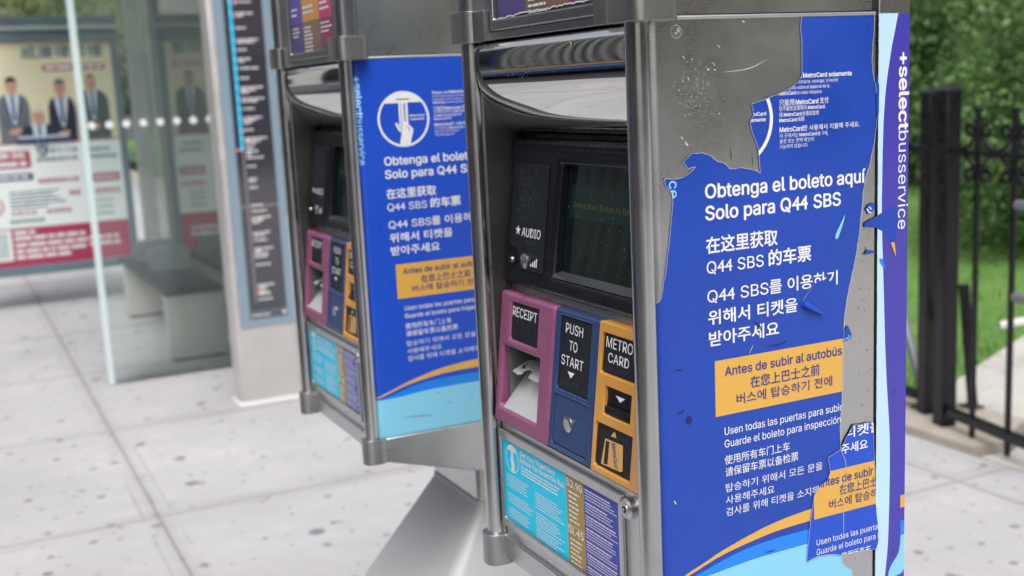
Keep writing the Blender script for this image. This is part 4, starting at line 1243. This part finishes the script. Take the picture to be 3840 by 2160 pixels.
P.poly(rect(.560, .930, 1.335, 1.352), SHIRT, .019)
P.poly(rrect(.10, .632, 1.108, 1.246, .02), CRIM, .002)
P.add(text('移民事務', .16, 1.180, .44, .055, 0, cbold=.012) + tiny_lines(.16, .60, 1.158, .03, 1, .030, rnd, 0), PWHITE, .003)
P.add(text('交通意外工傷', .675, 1.212, .31, .036, 0, cbold=.004) + text('家庭離婚刑事', .675, 1.146, .31, .036, 0, cbold=.004), PTEAL, .002)
P.add(text('商業房地產', 1.075, 1.148, .205, .034, 0, cbold=.010), PTEAL, .002)
P.add(text('免費咨詢', 1.075, 1.205, .16, .034, 0, cbold=.006), PTEAL, .002)
P.poly(rrect(.10, .636, 1.012, 1.067, .012), PNAVY, .002); P.add(tiny_lines(.14, .62, 1.050, .03, 1, .020, rnd, 0), PWHITE, .003)
P.add(text('誠懇服務社區', .668, .979, .31, .036, 0, cbold=.010), CRIM, .002); P.add(text('專業', .89, .868, .085, .040, 0, cbold=.010), CRIM, .002)
P.poly(rrect(1.073, 1.288, .960, 1.030, .012), CRIM, .002); P.add(text('聯絡電話', 1.09, .976, .18, .038, 0, cbold=.010), PWHITE, .003)
P.add(text('值得信任', 1.085, .862, .20, .046, 0, cbold=.012), CRIM, .002)
for z in (.800, .748, .694): P.add(text('● ● ● ●', 1.087, z, .125, .022), PTEAL, .002)
P.add(tiny_lines(.448, .86, .925, .030, 5, .012, rnd, .35), PTEAL, .002)
P.add(text('收費合理', .443, .738, .19, .034, 0, cbold=.004) + text('經驗豐富', .705, .738, .19, .034, 0, cbold=.004), CRIM, .002)
P.add(text('國語粵語英語', .431, .676, .255, .032, 0, cbold=.008), PTEAL, .002)
ring = [[(.33 + r * math.cos(a), .815 + r * math.sin(a)) for r, a in ((.055, 6.2832*i/30), (.068, 6.2832*i/30), (.068, 6.2832*(i+1)/30), (.055, 6.2832*(i+1)/30))] for i in range(30)]
P.add(ring, CRIM, .002)
P.poly(rect(.17, .425, .388, .630), PWHITE, .002); P.poly(rect(.20, .40, .41, .61), mat('pale_print', (.45, .52, .53), .5, noise=.2, nscale=14), .003)
for z, x1 in ((.598, .60), (.553, .985), (.500, .985), (.450, .97), (.403, .85)):
    P.add(tiny_lines(.446, x1, z + .018, .04, 1, .026, rnd, 0), PWHITE, .002)
P.add(tiny_lines(1.00, 1.285, .525, .05, 2, .024, rnd, .2), PWHITE, .002)
P.build('poster', ad)

bench = thing('bench', (1.28, 8.0, 0), 'dark slatted bench on steel end plates inside the glass bus shelter', 'bench')
for y in (7.08, 8.80):
    mb = MB(); mb.box(1.108, 1.460, y, y + .085, .015, .412, BENCHST); mb.box(1.125, 1.445, y + .01, y + .075, .001, .016, SEAM)
    loc(mb, bench).build('end_plate', bench, bevel=.006)
mb = MB()
for i in range(6):
    x = 1.100 + i * .0605; mb.box(x, x + .050, 7.04, 8.93, .413, .447, DARKSLAT)
for y in (7.04, 8.895): mb.box(1.1005, 1.4525, y - .002, y + .030, .4125, .4465, DARKSLAT)
loc(mb, bench).build('seat', bench, bevel=.004)
for y in (7.95, 8.50):
    mb = MB(); mb.prism(rrect(1.165, 1.440, .40, .600, .045), y, y + .022, lambda a, b, h: (a, h, b), mat('bench_divider', (.20, .225, .24), .4, .3))
    loc(mb, bench).build('divider', bench, bevel=.005)

# ------------------------------------------------------------------ route totem
TOTSTEEL = brushed('totem_steel', (.78, .75, .73), .45, scale=(200, 200, 2.5), smudge=.035, bump=.01)
to = thing('route_totem', (1.40, 5.87, 0), 'tall steel route totem with a dark bus route map and a bright cyan line', 'route sign')
mb = MB(); mb.box(1.237, 1.558, 5.80, 5.955, .004, 2.72, TOTSTEEL); body = loc(mb, to).build('body', to, bevel=.010, segs=3)
mb = MB(); mb.box(1.224, 1.571, 5.784, 5.968, .0005, .012, mat('white_caulk', (.74, .74, .74), .7)); loc(mb, to).build('base_strip', to)
mb = MB(); mb.box(1.270, 1.5545, 5.790, 5.7985, .404, 2.66, mat('totem_blue_grey', (.215, .30, .375), .38, .1, coat=.2)); fp = loc(mb, to).build('map_frame', to, bevel=.003)
mb = MB(); MAPD = mat('route_map_dark', (.040, .040, .052), .08, coat=.6, spec=.8)
mb.box(1.318, 1.510, 5.7875, 5.7902, .488, 2.62, MAPD); mb.box(1.316, 1.512, 5.7875, 5.7902, .446, .482, mat('map_foot', (.085, .085, .10), .3))
rm = loc(mb, to).build('route_map', fp)
P = Print(lambda a, b, l: (a - 1.40, 5.7875 - l - 5.87, b))
LC = mat('route_cyan', (.0, .50, .82), .35); LG = mat('route_grey', (.26, .23, .26), .4)
P.poly(rect(1.3445, 1.3600, 1.300, 2.62), LC, .0005); P.poly(rect(1.3520, 1.3580, .530, 1.300), LG, .0005)
P.poly(rect(1.3200, 1.3440, 1.300, 1.312), mat('route_orange', (.55, .22, .08), .4), .0005)
P.poly(rect(1.3180, 1.510, 1.018, 1.024), LG, .0004)
MAPTXT = mat('map_print', (.62, .60, .62), .45)
for i, (z, w, n2) in enumerate(((2.56, .1, 1), (2.49, .07, 1), (2.42, .11, 2), (2.34, .06, 1), (2.26, .10, 1), (2.18, .08, 1), (2.10, .1, 2), (2.03, .085, 1), (1.975, .095, 2), (1.905, .05, 1), (1.848, .108, 2), (1.800, .045, 1), (1.755, .065, 2), (1.710, .100, 1), (1.662, .045, 1), (1.616, .110, 3), (1.561, .112, 2),
        (1.512, .06, 1), (1.467, .095, 3), (1.408, .045, 1), (1.365, .110, 3), (1.319, .04, 1), (1.300, .06, 2), (1.269, .085, 1), (1.226, .042, 1), (1.163, .044, 2), (1.120, .044, 1), (1.030, .06, 1),
        (1.000, .08, 1), (.968, .095, 3), (.890, .085, 2), (.853, .07, 1), (.808, .098, 3), (.768, .065, 1), (.727, .082, 1), (.622, .090, 4), (.575, .07, 1), (.548, .07, 1))):
    for k in range(n2):
        ww = w * (1 if k == 0 else rnd.uniform(.35, .8))
        P.add(tiny_lines(1.3700, 1.3700 + ww, z - k * .0125, .02, 1, .0085, rnd, 0), MAPTXT, .0005)
    if z > 1.31: P.poly(ell(1.3522, z - .004, .0045, .0045, 12), WHITE, .0008)
for x, z, c in ((1.366, 1.395, (.5, .03, .25)), (1.366, .765, (.03, .35, .14)), (1.370, .590, (.6, .03, .08)), (1.380, .600, (.03, .35, .14)), (1.372, 2.015, (.6, .12, .03)), (1.372, 1.955, (.6, .12, .03))):
    P.poly(ell(x, z, .007, .007, 14), mat('map_dot_%d' % (x * 1000 + z * 100), c, .4), .0009)
P.add(tiny_lines(1.325, 1.42, .468, .01, 1, .008, rnd, 0), MAPTXT, .0006); P.poly(ell(1.495, .466, .009, .009, 14), WHITE, .0006)
P.build('map_print', rm)

# ------------------------------------------------------------------ iron fence and gate
IRON = mat('black_iron', (.0035, .0035, .006), .24, .0, spec=.40, rnoise=.1, nscale=30, noise=.3, bump=.3, bscale=120)
RUST = mat('rusty_iron', (.055, .028, .020), .7, noise=.5, nscale=30)
FD = Vector((.19729, .98034)); FP = Vector((3.715, 3.50))
def fpt(a, off=0.0): p = FP + FD * a + Vector((FD.y, -FD.x)) * off; return p
def fbox(mb, a0, a1, o0, o1, z0, z1, m, D=FD, O=FP):
    n = Vector((D.y, -D.x))
    mb.box(a0, a1, o0, o1, z0, z1, m, fn=lambda a, o, z: (O.x + D.x * a + n.x * o, O.y + D.y * a + n.y * o, z))
def fence_post(O, D, w, h, label, group):
    t = thing('fence_post', (O.x, O.y, 0), label, 'fence post', group, 0)
    mb = MB(); fbox(mb, -w, w, -w, w, .002, h - .02, IRON, D, O)
    loc(mb, t).build('shaft', t, bevel=.006)
    mb = MB(); n = Vector((D.y, -D.x))
    ww = w * 1.14
    base = [(O.x + D.x * a + n.x * o, O.y + D.y * a + n.y * o) for a, o in ((-ww, -ww), (ww, -ww), (ww, ww), (-ww, ww))]
    vs = [(x, y, h - .022) for x, y in base] + [(x, y, h - .008) for x, y in base] + [(O.x, O.y, h + .022)]
    mb.mesh(vs, [(0, 1, 2, 3)[::-1]] + [(k, (k+1) % 4, 4 + (k+1) % 4, 4 + k) for k in range(4)] + [(4 + k, 4 + (k+1) % 4, 8) for k in range(4)], IRON)
    loc(mb, t).build('cap', t, bevel=.003)
    return t
def scrolls(mb, O, D, a0, zr, side, m):
    """a pair of C scrolls leaving a picket, above (side=1) or below (side=-1) the rail"""
    for s in (-1, 1):
        pts = []
        for i in range(9):                                   # foot runs along the rail and climbs the picket
            t = i / 8
            pts.append((.107 - .086 * t, .006 + .062 * t ** 2.6))
        for i in range(1, 13):                               # curls outward into a spiral
            th = math.pi - i * math.radians(28)
            r = .030 - .0013 * i
            pts.append((.053 + r * math.cos(th), .080 + r * math.sin(th)))
        P3 = []
        for u, v in pts:
            a = a0 + s * u; P3.append((O.x + D.x * a, O.y + D.y * a, zr + side * v))
        mb.tube(P3, .0080, m, 6)
def fence(O, D, a_list, a0, a1, label, name='iron_fence', cat='iron fence', extra=None):
    c = O + D * ((a0 + a1) / 2)
    t = thing(name, (c.x, c.y, 0), label, cat)
    mb = MB()
    fbox(mb, a0, a1, -.018, .018, 1.196, 1.216, IRON, D, O); loc(mb, t).build('top_rail', t, bevel=.003)
    mb = MB(); fbox(mb, a0, a1, -.020, .020, .085, .125, IRON, D, O); loc(mb, t).build('bottom_rail', t, bevel=.004)
    for a in a_list:
        mb = MB(); w = .0098
        fbox(mb, a - w, a + w, -w, w, .022, 1.372, IRON, D, O)
        fbox(mb, a - w - .004, a + w + .004, -w - .004, w + .004, 1.366, 1.385, IRON, D, O)
        fbox(mb, a - w - .005, a + w + .005, -w - .005, w + .005, 1.268, 1.288, IRON, D, O)
        fbox(mb, a - w - .005, a + w + .005, -w - .005, w + .005, 1.145, 1.163, IRON, D, O)
        pk = loc(mb, t).build('picket', t, bevel=.003)
        mb = MB(); scrolls(mb, O, D, a, 1.212, 1, IRON); scrolls(mb, O, D, a, 1.200, -1, IRON)
        loc(mb, t).build('scrollwork', pk, smooth=True)
    if extra: extra(t)
    return t
def gate_extra(t):
    for z, a0 in ((1.020, -.448), (.665, -.448)):
        mb = MB(); p0, p1 = fpt(a0, 0), fpt(-1.9, 0)
        mb.cyl((p0.x, p0.y, z), (p1.x, p1.y, z), .020, mat('grey_pipe', (.20, .20, .22), .35, .3)); loc(mb, t).build('cross_pipe', t, smooth=True)
fence(FP, FD, [-.208 - .218 * i for i in range(9)], -2.0, -.066, 'black iron gate leaf with scrollwork pickets, hung right of the thick post', 'iron_gate', 'iron gate', gate_extra)
fence_post(FP + Vector((.006, -.012)), FD, .0355, 1.462, 'thick black iron gate post with a pyramid cap, right one of a close pair', 'black posts of the iron fence')
LP = Vector((3.800, 3.660))
fence_post(LP, FD, .0340, 1.452, 'black iron fence post close behind the left side of the thick gate post', 'black posts of the iron fence')
LD = Vector((.0, 1.0))
fence(LP, LD, [.21 + .215 * i for i in range(46)], .055, 10.2, 'long black iron fence running away behind the fare machines')
br = thing('fence_brace', (3.86, 3.60, 0), 'black iron brace leaning from the gate post down to the pavement', 'brace')
mb = MB()
p0, p1 = Vector((3.778, 3.448, .645)), Vector((4.018, 3.603, .036)); w = Vector((.0185, -.0120, 0))
n2 = Vector((.004, .006, 0))
for sgn in (1,):
    vs = [p0 - w - n2, p0 + w - n2, p1 + w - n2, p1 - w - n2, p0 - w + n2, p0 + w + n2, p1 + w + n2, p1 - w + n2]
    mb.mesh(vs, [(0, 1, 2, 3), (7, 6, 5, 4), (0, 4, 5, 1), (1, 5, 6, 2), (2, 6, 7, 3), (3, 7, 4, 0)], IRON)
loc(mb, br).build('bar', br, bevel=.003)
mb = MB(); mb.box(3.97, 4.049, 3.56, 3.65, .0355, .045, RUST); loc(mb, br).build('foot_plate', br, bevel=.002)
br2 = thing('fence_brace', (3.85, 4.0, 0), 'grey steel brace leaning along the fence just right of the nearest fare machine', 'brace')
mb = MB(); mb.tube([(3.84, 3.70, .04), (3.93, 4.02, .62)], .021, mat('grey_brace', (.22, .23, .25), .4, .5), 10); loc(mb, br2).build('bar', br2, smooth=True)
mb = MB(); mb.box(3.79, 3.89, 3.65, 3.75, .0355, .052, RUST); loc(mb, br2).build('foot_plate', br2, bevel=.002)
hr = thing('handrail', (6.0, 4.03, 0), 'pale pipe handrail beside the park path beyond the gate', 'handrail')
mb = MB(); HW = mat('pale_pipe', (.62, .62, .60), .4)
mb.tube([(4.66, 4.02, .255), (4.70, 4.00, .26), (7.5, 4.06, .26)], .020, HW, 10); loc(mb, hr).build('rail', hr, smooth=True)
for x, y in ((5.0, 4.007), (6.2, 4.032), (7.4, 4.058)):
    mb = MB(); mb.cyl((x, y, .0045), (x, y, .26), .014, HW, 10); loc(mb, hr).build('rail_post', hr, smooth=True)

# ------------------------------------------------------------------ trees and shrubs
def leaf_mat(name, c, tr):
    m = bpy.data.materials.new(name); m.use_nodes = True
    nt = m.node_tree; L = nt.links.new; N = nt.nodes.new
    b = nt.nodes['Principled BSDF']; b.inputs['Base Color'].default_value = (*c, 1); b.inputs['Roughness'].default_value = .45
    b.inputs['Specular IOR Level'].default_value = .35
    t = N('ShaderNodeBsdfTranslucent'); t.inputs[0].default_value = (*[min(1, x * 1.3) for x in c], 1)
    mx = N('ShaderNodeMixShader'); mx.inputs[0].default_value = tr
    L(b.outputs[0], mx.inputs[1]); L(t.outputs[0], mx.inputs[2]); L(mx.outputs[0], nt.nodes['Material Output'].inputs['Surface'])
    return m
LEAF = [leaf_mat('leaf_dark', (.055, .115, .038), .4), leaf_mat('leaf_mid', (.18, .28, .10), .55), leaf_mat('leaf_light', (.30, .42, .16), .55), leaf_mat('leaf_olive', (.24, .24, .115), .5), leaf_mat('leaf_pale', (.40, .47, .31), .45)]
BARK = mat('bark', (.085, .065, .050), .9, noise=.4, nscale=12, bump=.8, bscale=30)
def crown_mesh(name, blobs, leaves, size, weights, seed):
    r = random.Random(seed)
    mb = MB()
    tot = sum(b[3] * b[4] * b[5] for b in blobs)
    for bx, by, bz, rx, ry, rz in blobs:
        n = int(leaves * rx * ry * rz / tot)
        tint = r.random()
        dom = r.choices(range(5), weights)[0]
        w = [x * .45 + (.55 if i == dom else 0) for i, x in enumerate(weights)]
        for i in range(n):
            while True:
                d = Vector((r.gauss(0, 1), r.gauss(0, 1), r.gauss(0, 1)))
                if d.length > .05: break
            d.normalize(); rad = r.uniform(.72, 1.08) if r.random() < .85 else r.uniform(.3, .72)
            p = Vector((bx + d.x * rx * rad, by + d.y * ry * rad, bz + d.z * rz * rad))
            nn = (d + Vector((r.gauss(0, .45), r.gauss(0, .45), r.gauss(0, .45) + .45))).normalized()
            u = nn.cross(Vector((r.gauss(0, 1), r.gauss(0, 1), r.gauss(0, 1)))).normalized(); v = nn.cross(u)
            s = size * r.uniform(.6, 1.35)
            mb.face([p - u * s * .5, p + v * s * .28, p + u * s * .55, p - v * s * .28], r.choices(LEAF, w)[0])
    return mb
def trunk_mb(h, r0, limbs, seed, lean=.15):
    r = random.Random(seed); mb = MB()
    pts = [(0, 0, -.05)]
    x = y = 0
    for i in range(1, 6):
        x += r.uniform(-lean, lean) * .5; y += r.uniform(-lean, lean) * .5; pts.append((x, y, h * i / 5))
    mb.tube(pts, r0, BARK, 10, radii=[r0 * 1.25] + [r0 * (1 - .13 * i) for i in range(1, 6)])
    for k in range(limbs):
        b = Vector(pts[2 + k % 4]); a = 6.28 * k / limbs + r.uniform(-.4, .4); L = h * r.uniform(.35, .6)
        e = b + Vector((math.cos(a) * L, math.sin(a) * L, L * r.uniform(.5, 1.0)))
        m_ = b.lerp(e, .5) + Vector((0, 0, .08 * L))
        mb.tube([b, m_, e], r0 * .4, BARK, 7, radii=[r0 * .45, r0 * .28, r0 * .08])
    return mb
def blobs(seed, n, R, z0, z1, br):
    r = random.Random(seed); o = []
    for i in range(n):
        t = (i + .5) / n; z = z0 + (z1 - z0) * t; prof = math.sin(math.pi * (.18 + .72 * t)) ** .7
        a = i * 2.4 + r.uniform(-.4, .4); d = R * prof * r.uniform(.25, .85)
        s = br * r.uniform(.75, 1.25)
        o.append((math.cos(a) * d, math.sin(a) * d, z, s * 1.1, s * 1.1, s * .85))
    return o
protos = {}
def tree_proto(kind):
    if kind == 'tall': return (trunk_mb(3.6, .17, 6, 3), crown_mesh('c', blobs(4, 22, 2.5, 2.0, 7.0, 1.05), 14000, .12, [.2, .33, .2, .25, .02], 5))
    if kind == 'low': return (trunk_mb(1.6, .10, 6, 6), crown_mesh('c', blobs(7, 20, 1.7, .8, 4.4, .85), 13000, .085, [.18, .30, .12, .38, .02], 8))
    if kind == 'pale': return (trunk_mb(1.9, .11, 7, 16), crown_mesh('c', blobs(17, 17, 1.8, .9, 4.6, .78), 11000, .095, [.05, .25, .40, .05, .25], 18))
    if kind == 'shrub': return (trunk_mb(.7, .05, 7, 9), crown_mesh('c', blobs(10, 18, 1.05, .25, 2.1, .55), 13000, .062, [.62, .34, .04, .0, .0], 11))
    if kind == 'street': return (trunk_mb(3.4, .15, 6, 12, .1), crown_mesh('c', blobs(13, 20, 2.4, 3.0, 6.8, 1.05), 9000, .20, [.05, .18, .27, .50, .02], 14))
def plant(kind, name, x, y, z, rz, sc, label, cat, group):
    if kind not in protos:
        t = thing(name, (x, y, z), label, cat, group, rz)
        tm, cm = tree_proto(kind)
        tm.build('trunk' if kind != 'shrub' else 'stems', t, smooth=True); cm.build('crown' if kind != 'shrub' else 'foliage', t, merge=False)
        protos[kind] = t
    else:
        t = copy_tree(protos[kind]); t.name = name
        t.location = (x, y, z); t.rotation_euler = (0, 0, rz); t['label'] = label
    t.scale = (sc, sc, sc)
    return t
G1, G2, G3 = 'trees in the park beyond the fence', 'shrubs on the park lawn', 'low trees in the park beyond the fence'
for x, y, rz, sc, lb in (
    (7.75, 6.30, 2.6, .95, 'dark green shrub nearest the gate, seen between its pickets'),
    (9.0, 6.35, 1.1, 1.15, 'dark green shrub at the right border, behind the second gate picket'),
    (9.9, 9.75, 4.4, 1.15, 'dark shrub standing left of the thick gate post')):
    plant('shrub', 'shrub', x, y, lawn_z(x, y), rz, sc, lb, 'shrub', G2)
for k, x, y, rz, sc, lb in (
    ('pale', 11.2, 9.15, .2, .92, 'pale leafy low tree above the first gate picket'),
    ('pale', 12.2, 8.75, 2.2, 1.05, 'pale leafy low tree at the right border of the view'),
    ('low', 11.8, 11.2, 1.2, 1.0, 'olive low tree just right of the nearest fare machine'),
    ('low', 14.0, 12.2, 2.9, 1.4, 'large olive low tree behind the thick gate post'),
    ('low', 14.6, 10.8, 3.8, 1.45, 'large olive low tree standing high above the gate pickets'),
    ('pale', 5.6, 17.0, 2.0, 1.1, 'pale low tree seen through the shelter glass left of the totem'),
    ('low', 4.9, 21.5, 4.0, 1.2, 'olive low tree behind the advertising panel of the shelter')):
    plant(k, 'low_tree', x, y, lawn_z(x, y), rz, sc, lb, 'tree', G3)
for x, y, rz, sc, lb in (
    (15.5, 14.6, .5, 1.15, 'tall tree at the back of the lawn right of the machines'),
    (16.6, 11.4, 1.7, 1.2, 'tall tree at the back of the lawn above the gate'),
    (18.0, 17.5, 2.6, 1.3, 'tallest tree farthest behind the nearest fare machine'),
    (6.8, 26.0, 3.3, 1.2, 'tall tree far behind the bus shelter'),
    (2.3, 30.0, 5.2, 1.1, 'tall dark tree standing in the sidewalk far beyond the advertising panel'),
    (9.5, 24.0, 4.3, 1.2, 'tall tree behind the route totem')):
    plant('tall', 'park_tree', x, y, lawn_z(x, y), rz, sc, lb, 'tree', G1)
# ------------------------------------------------------------------ street side: parked bus and building fronts (mirrored in the hoods)
bus = thing('parked_bus', (-4.3, 8.6, -.14), 'blue city bus with a gold stripe waiting at the kerb opposite the fare machines', 'bus')
BB = mat('bus_blue', (.012, .035, .20), .25, coat=.4); BG = mat('bus_gold', (.62, .30, .03), .3, coat=.4); BC = mat('bus_cyan', (.0, .16, .42), .3, coat=.4)
BK = mat('bus_dark', (.018, .020, .024), .3); RIB = mat('bus_rib', (.50, .50, .50), .45)
mb = MB(); mb.prism(rrect(-1.25, 1.25, .34, 3.05, .12), -5.5, 5.5, lambda a, b, h: (a, h, b), BB); body = mb.build('body', bus, bevel=.03)
mb = MB(); mb.box(1.252, 1.262, -5.3, 5.3, .98, 1.14, BG); mb.build('gold_stripe', bus)
mb = MB(); mb.box(1.252, 1.262, -5.3, 5.3, .74, .93, BC); mb.build('light_stripe', bus)
mb = MB(); mb.box(1.251, 1.266, -5.35, .35, 1.18, 2.92, BK); gr = mb.build('ribbed_panel', bus)
mb = MB()
for i in range(28): mb.box(1.266, 1.300, -5.30 + i * .20, -5.235 + i * .20, 1.19, 2.91, RIB)
mb.build('ribs', gr, bevel=.008)
for y0, y1 in ((.55, 1.75), (1.9, 3.1), (3.25, 5.2)):
    mb = MB(); mb.box(1.251, 1.268, y0, y1, 1.45, 2.65, mat('bus_window', (.02, .025, .03), .06)); mb.build('window', bus, bevel=.004)
for y in (-3.3, 3.0):
    mb = MB(); mb.cyl((1.0, y, .50), (1.27, y, .50), .50, mat('tyre', (.02, .02, .02), .8), 32); w = mb.build('wheel', bus, smooth=True, ang=40)
    mb = MB(); mb.cyl((1.26, y, .50), (1.285, y, .50), .28, STEELBRIGHT, 28); mb.build('rim', w, smooth=True, ang=40)
def building(x, y, w, d, h, c, label, floors, face, rot=0, shop=False):
    t = thing('building', (x, y, -.14), label, 'building', None, rot)
    wm = mat('wall_%d_%d' % (x * 10, y * 10), c, .85, noise=.2, nscale=1.2, bump=.3, bscale=20); wg = mat('street_window', (.03, .035, .04), .1)
    tr = mat('street_trim', (.30, .29, .27), .7)
    mb = MB(); mb.box(-w / 2, w / 2, -d / 2, d / 2, 0, h, wm); mb.build('wall', t)
    mb = MB(); mb.box(-w / 2 - .2, w / 2 + .2, -d / 2 - .2, d / 2 + .2, h, h + .35, tr); mb.build('cornice', t, bevel=.05)
    if shop:
        mb = MB(); mb.box(-w / 2 + .4, w / 2 - .4, -d / 2 - .04, -d / 2 + .02, .1, 2.9, mat('shop_glass', (.03, .033, .036), .12)); mb.build('shop_front', t)
    n = int((d if face == 'x' else w) / 3.0)
    for f in range(floors):
        for i in range(n):
            c0 = (-(d if face == 'x' else w) / 2) + (i + .5) * (d if face == 'x' else w) / n
            z0 = .9 + (f + (1 if shop else 0)) * 3.3
            mb = MB()
            if face == 'x': mb.box(w / 2 - .02, w / 2 + .05, c0 - .75, c0 + .75, z0, z0 + 1.7, wg); 
            else: mb.box(c0 - .75, c0 + .75, -d / 2 - .05, -d / 2 + .02, z0, z0 + 1.7, wg)
            wi = mb.build('window', t)
            mb = MB()
            if face == 'x': mb.box(w / 2 - .01, w / 2 + .10, c0 - .85, c0 + .85, z0 - .12, z0 - .003, tr)
            else: mb.box(c0 - .85, c0 + .85, -d / 2 - .10, -d / 2 + .01, z0 - .12, z0 - .003, tr)
            mb.build('sill', wi)
    return t
building(-20, -8, 8, 18, 9.5, (.16, .075, .055), 'low red brick building across the street, behind the viewer', 2, 'x')
building(-20, 12, 8, 20, 8.0, (.26, .23, .19), 'pale low building across the street beyond the parked bus', 2, 'x')
building(-12.0, 48, 26, 8, 10, (.42, .42, .40), 'pale grey building closing the street far behind the bus shelter', 3, 'y')
building(13, -21, 26, 8, 9.0, (.44, .36, .22), 'tan building with a dark shop front at the corner behind the viewer', 1, 'y', math.pi, True)
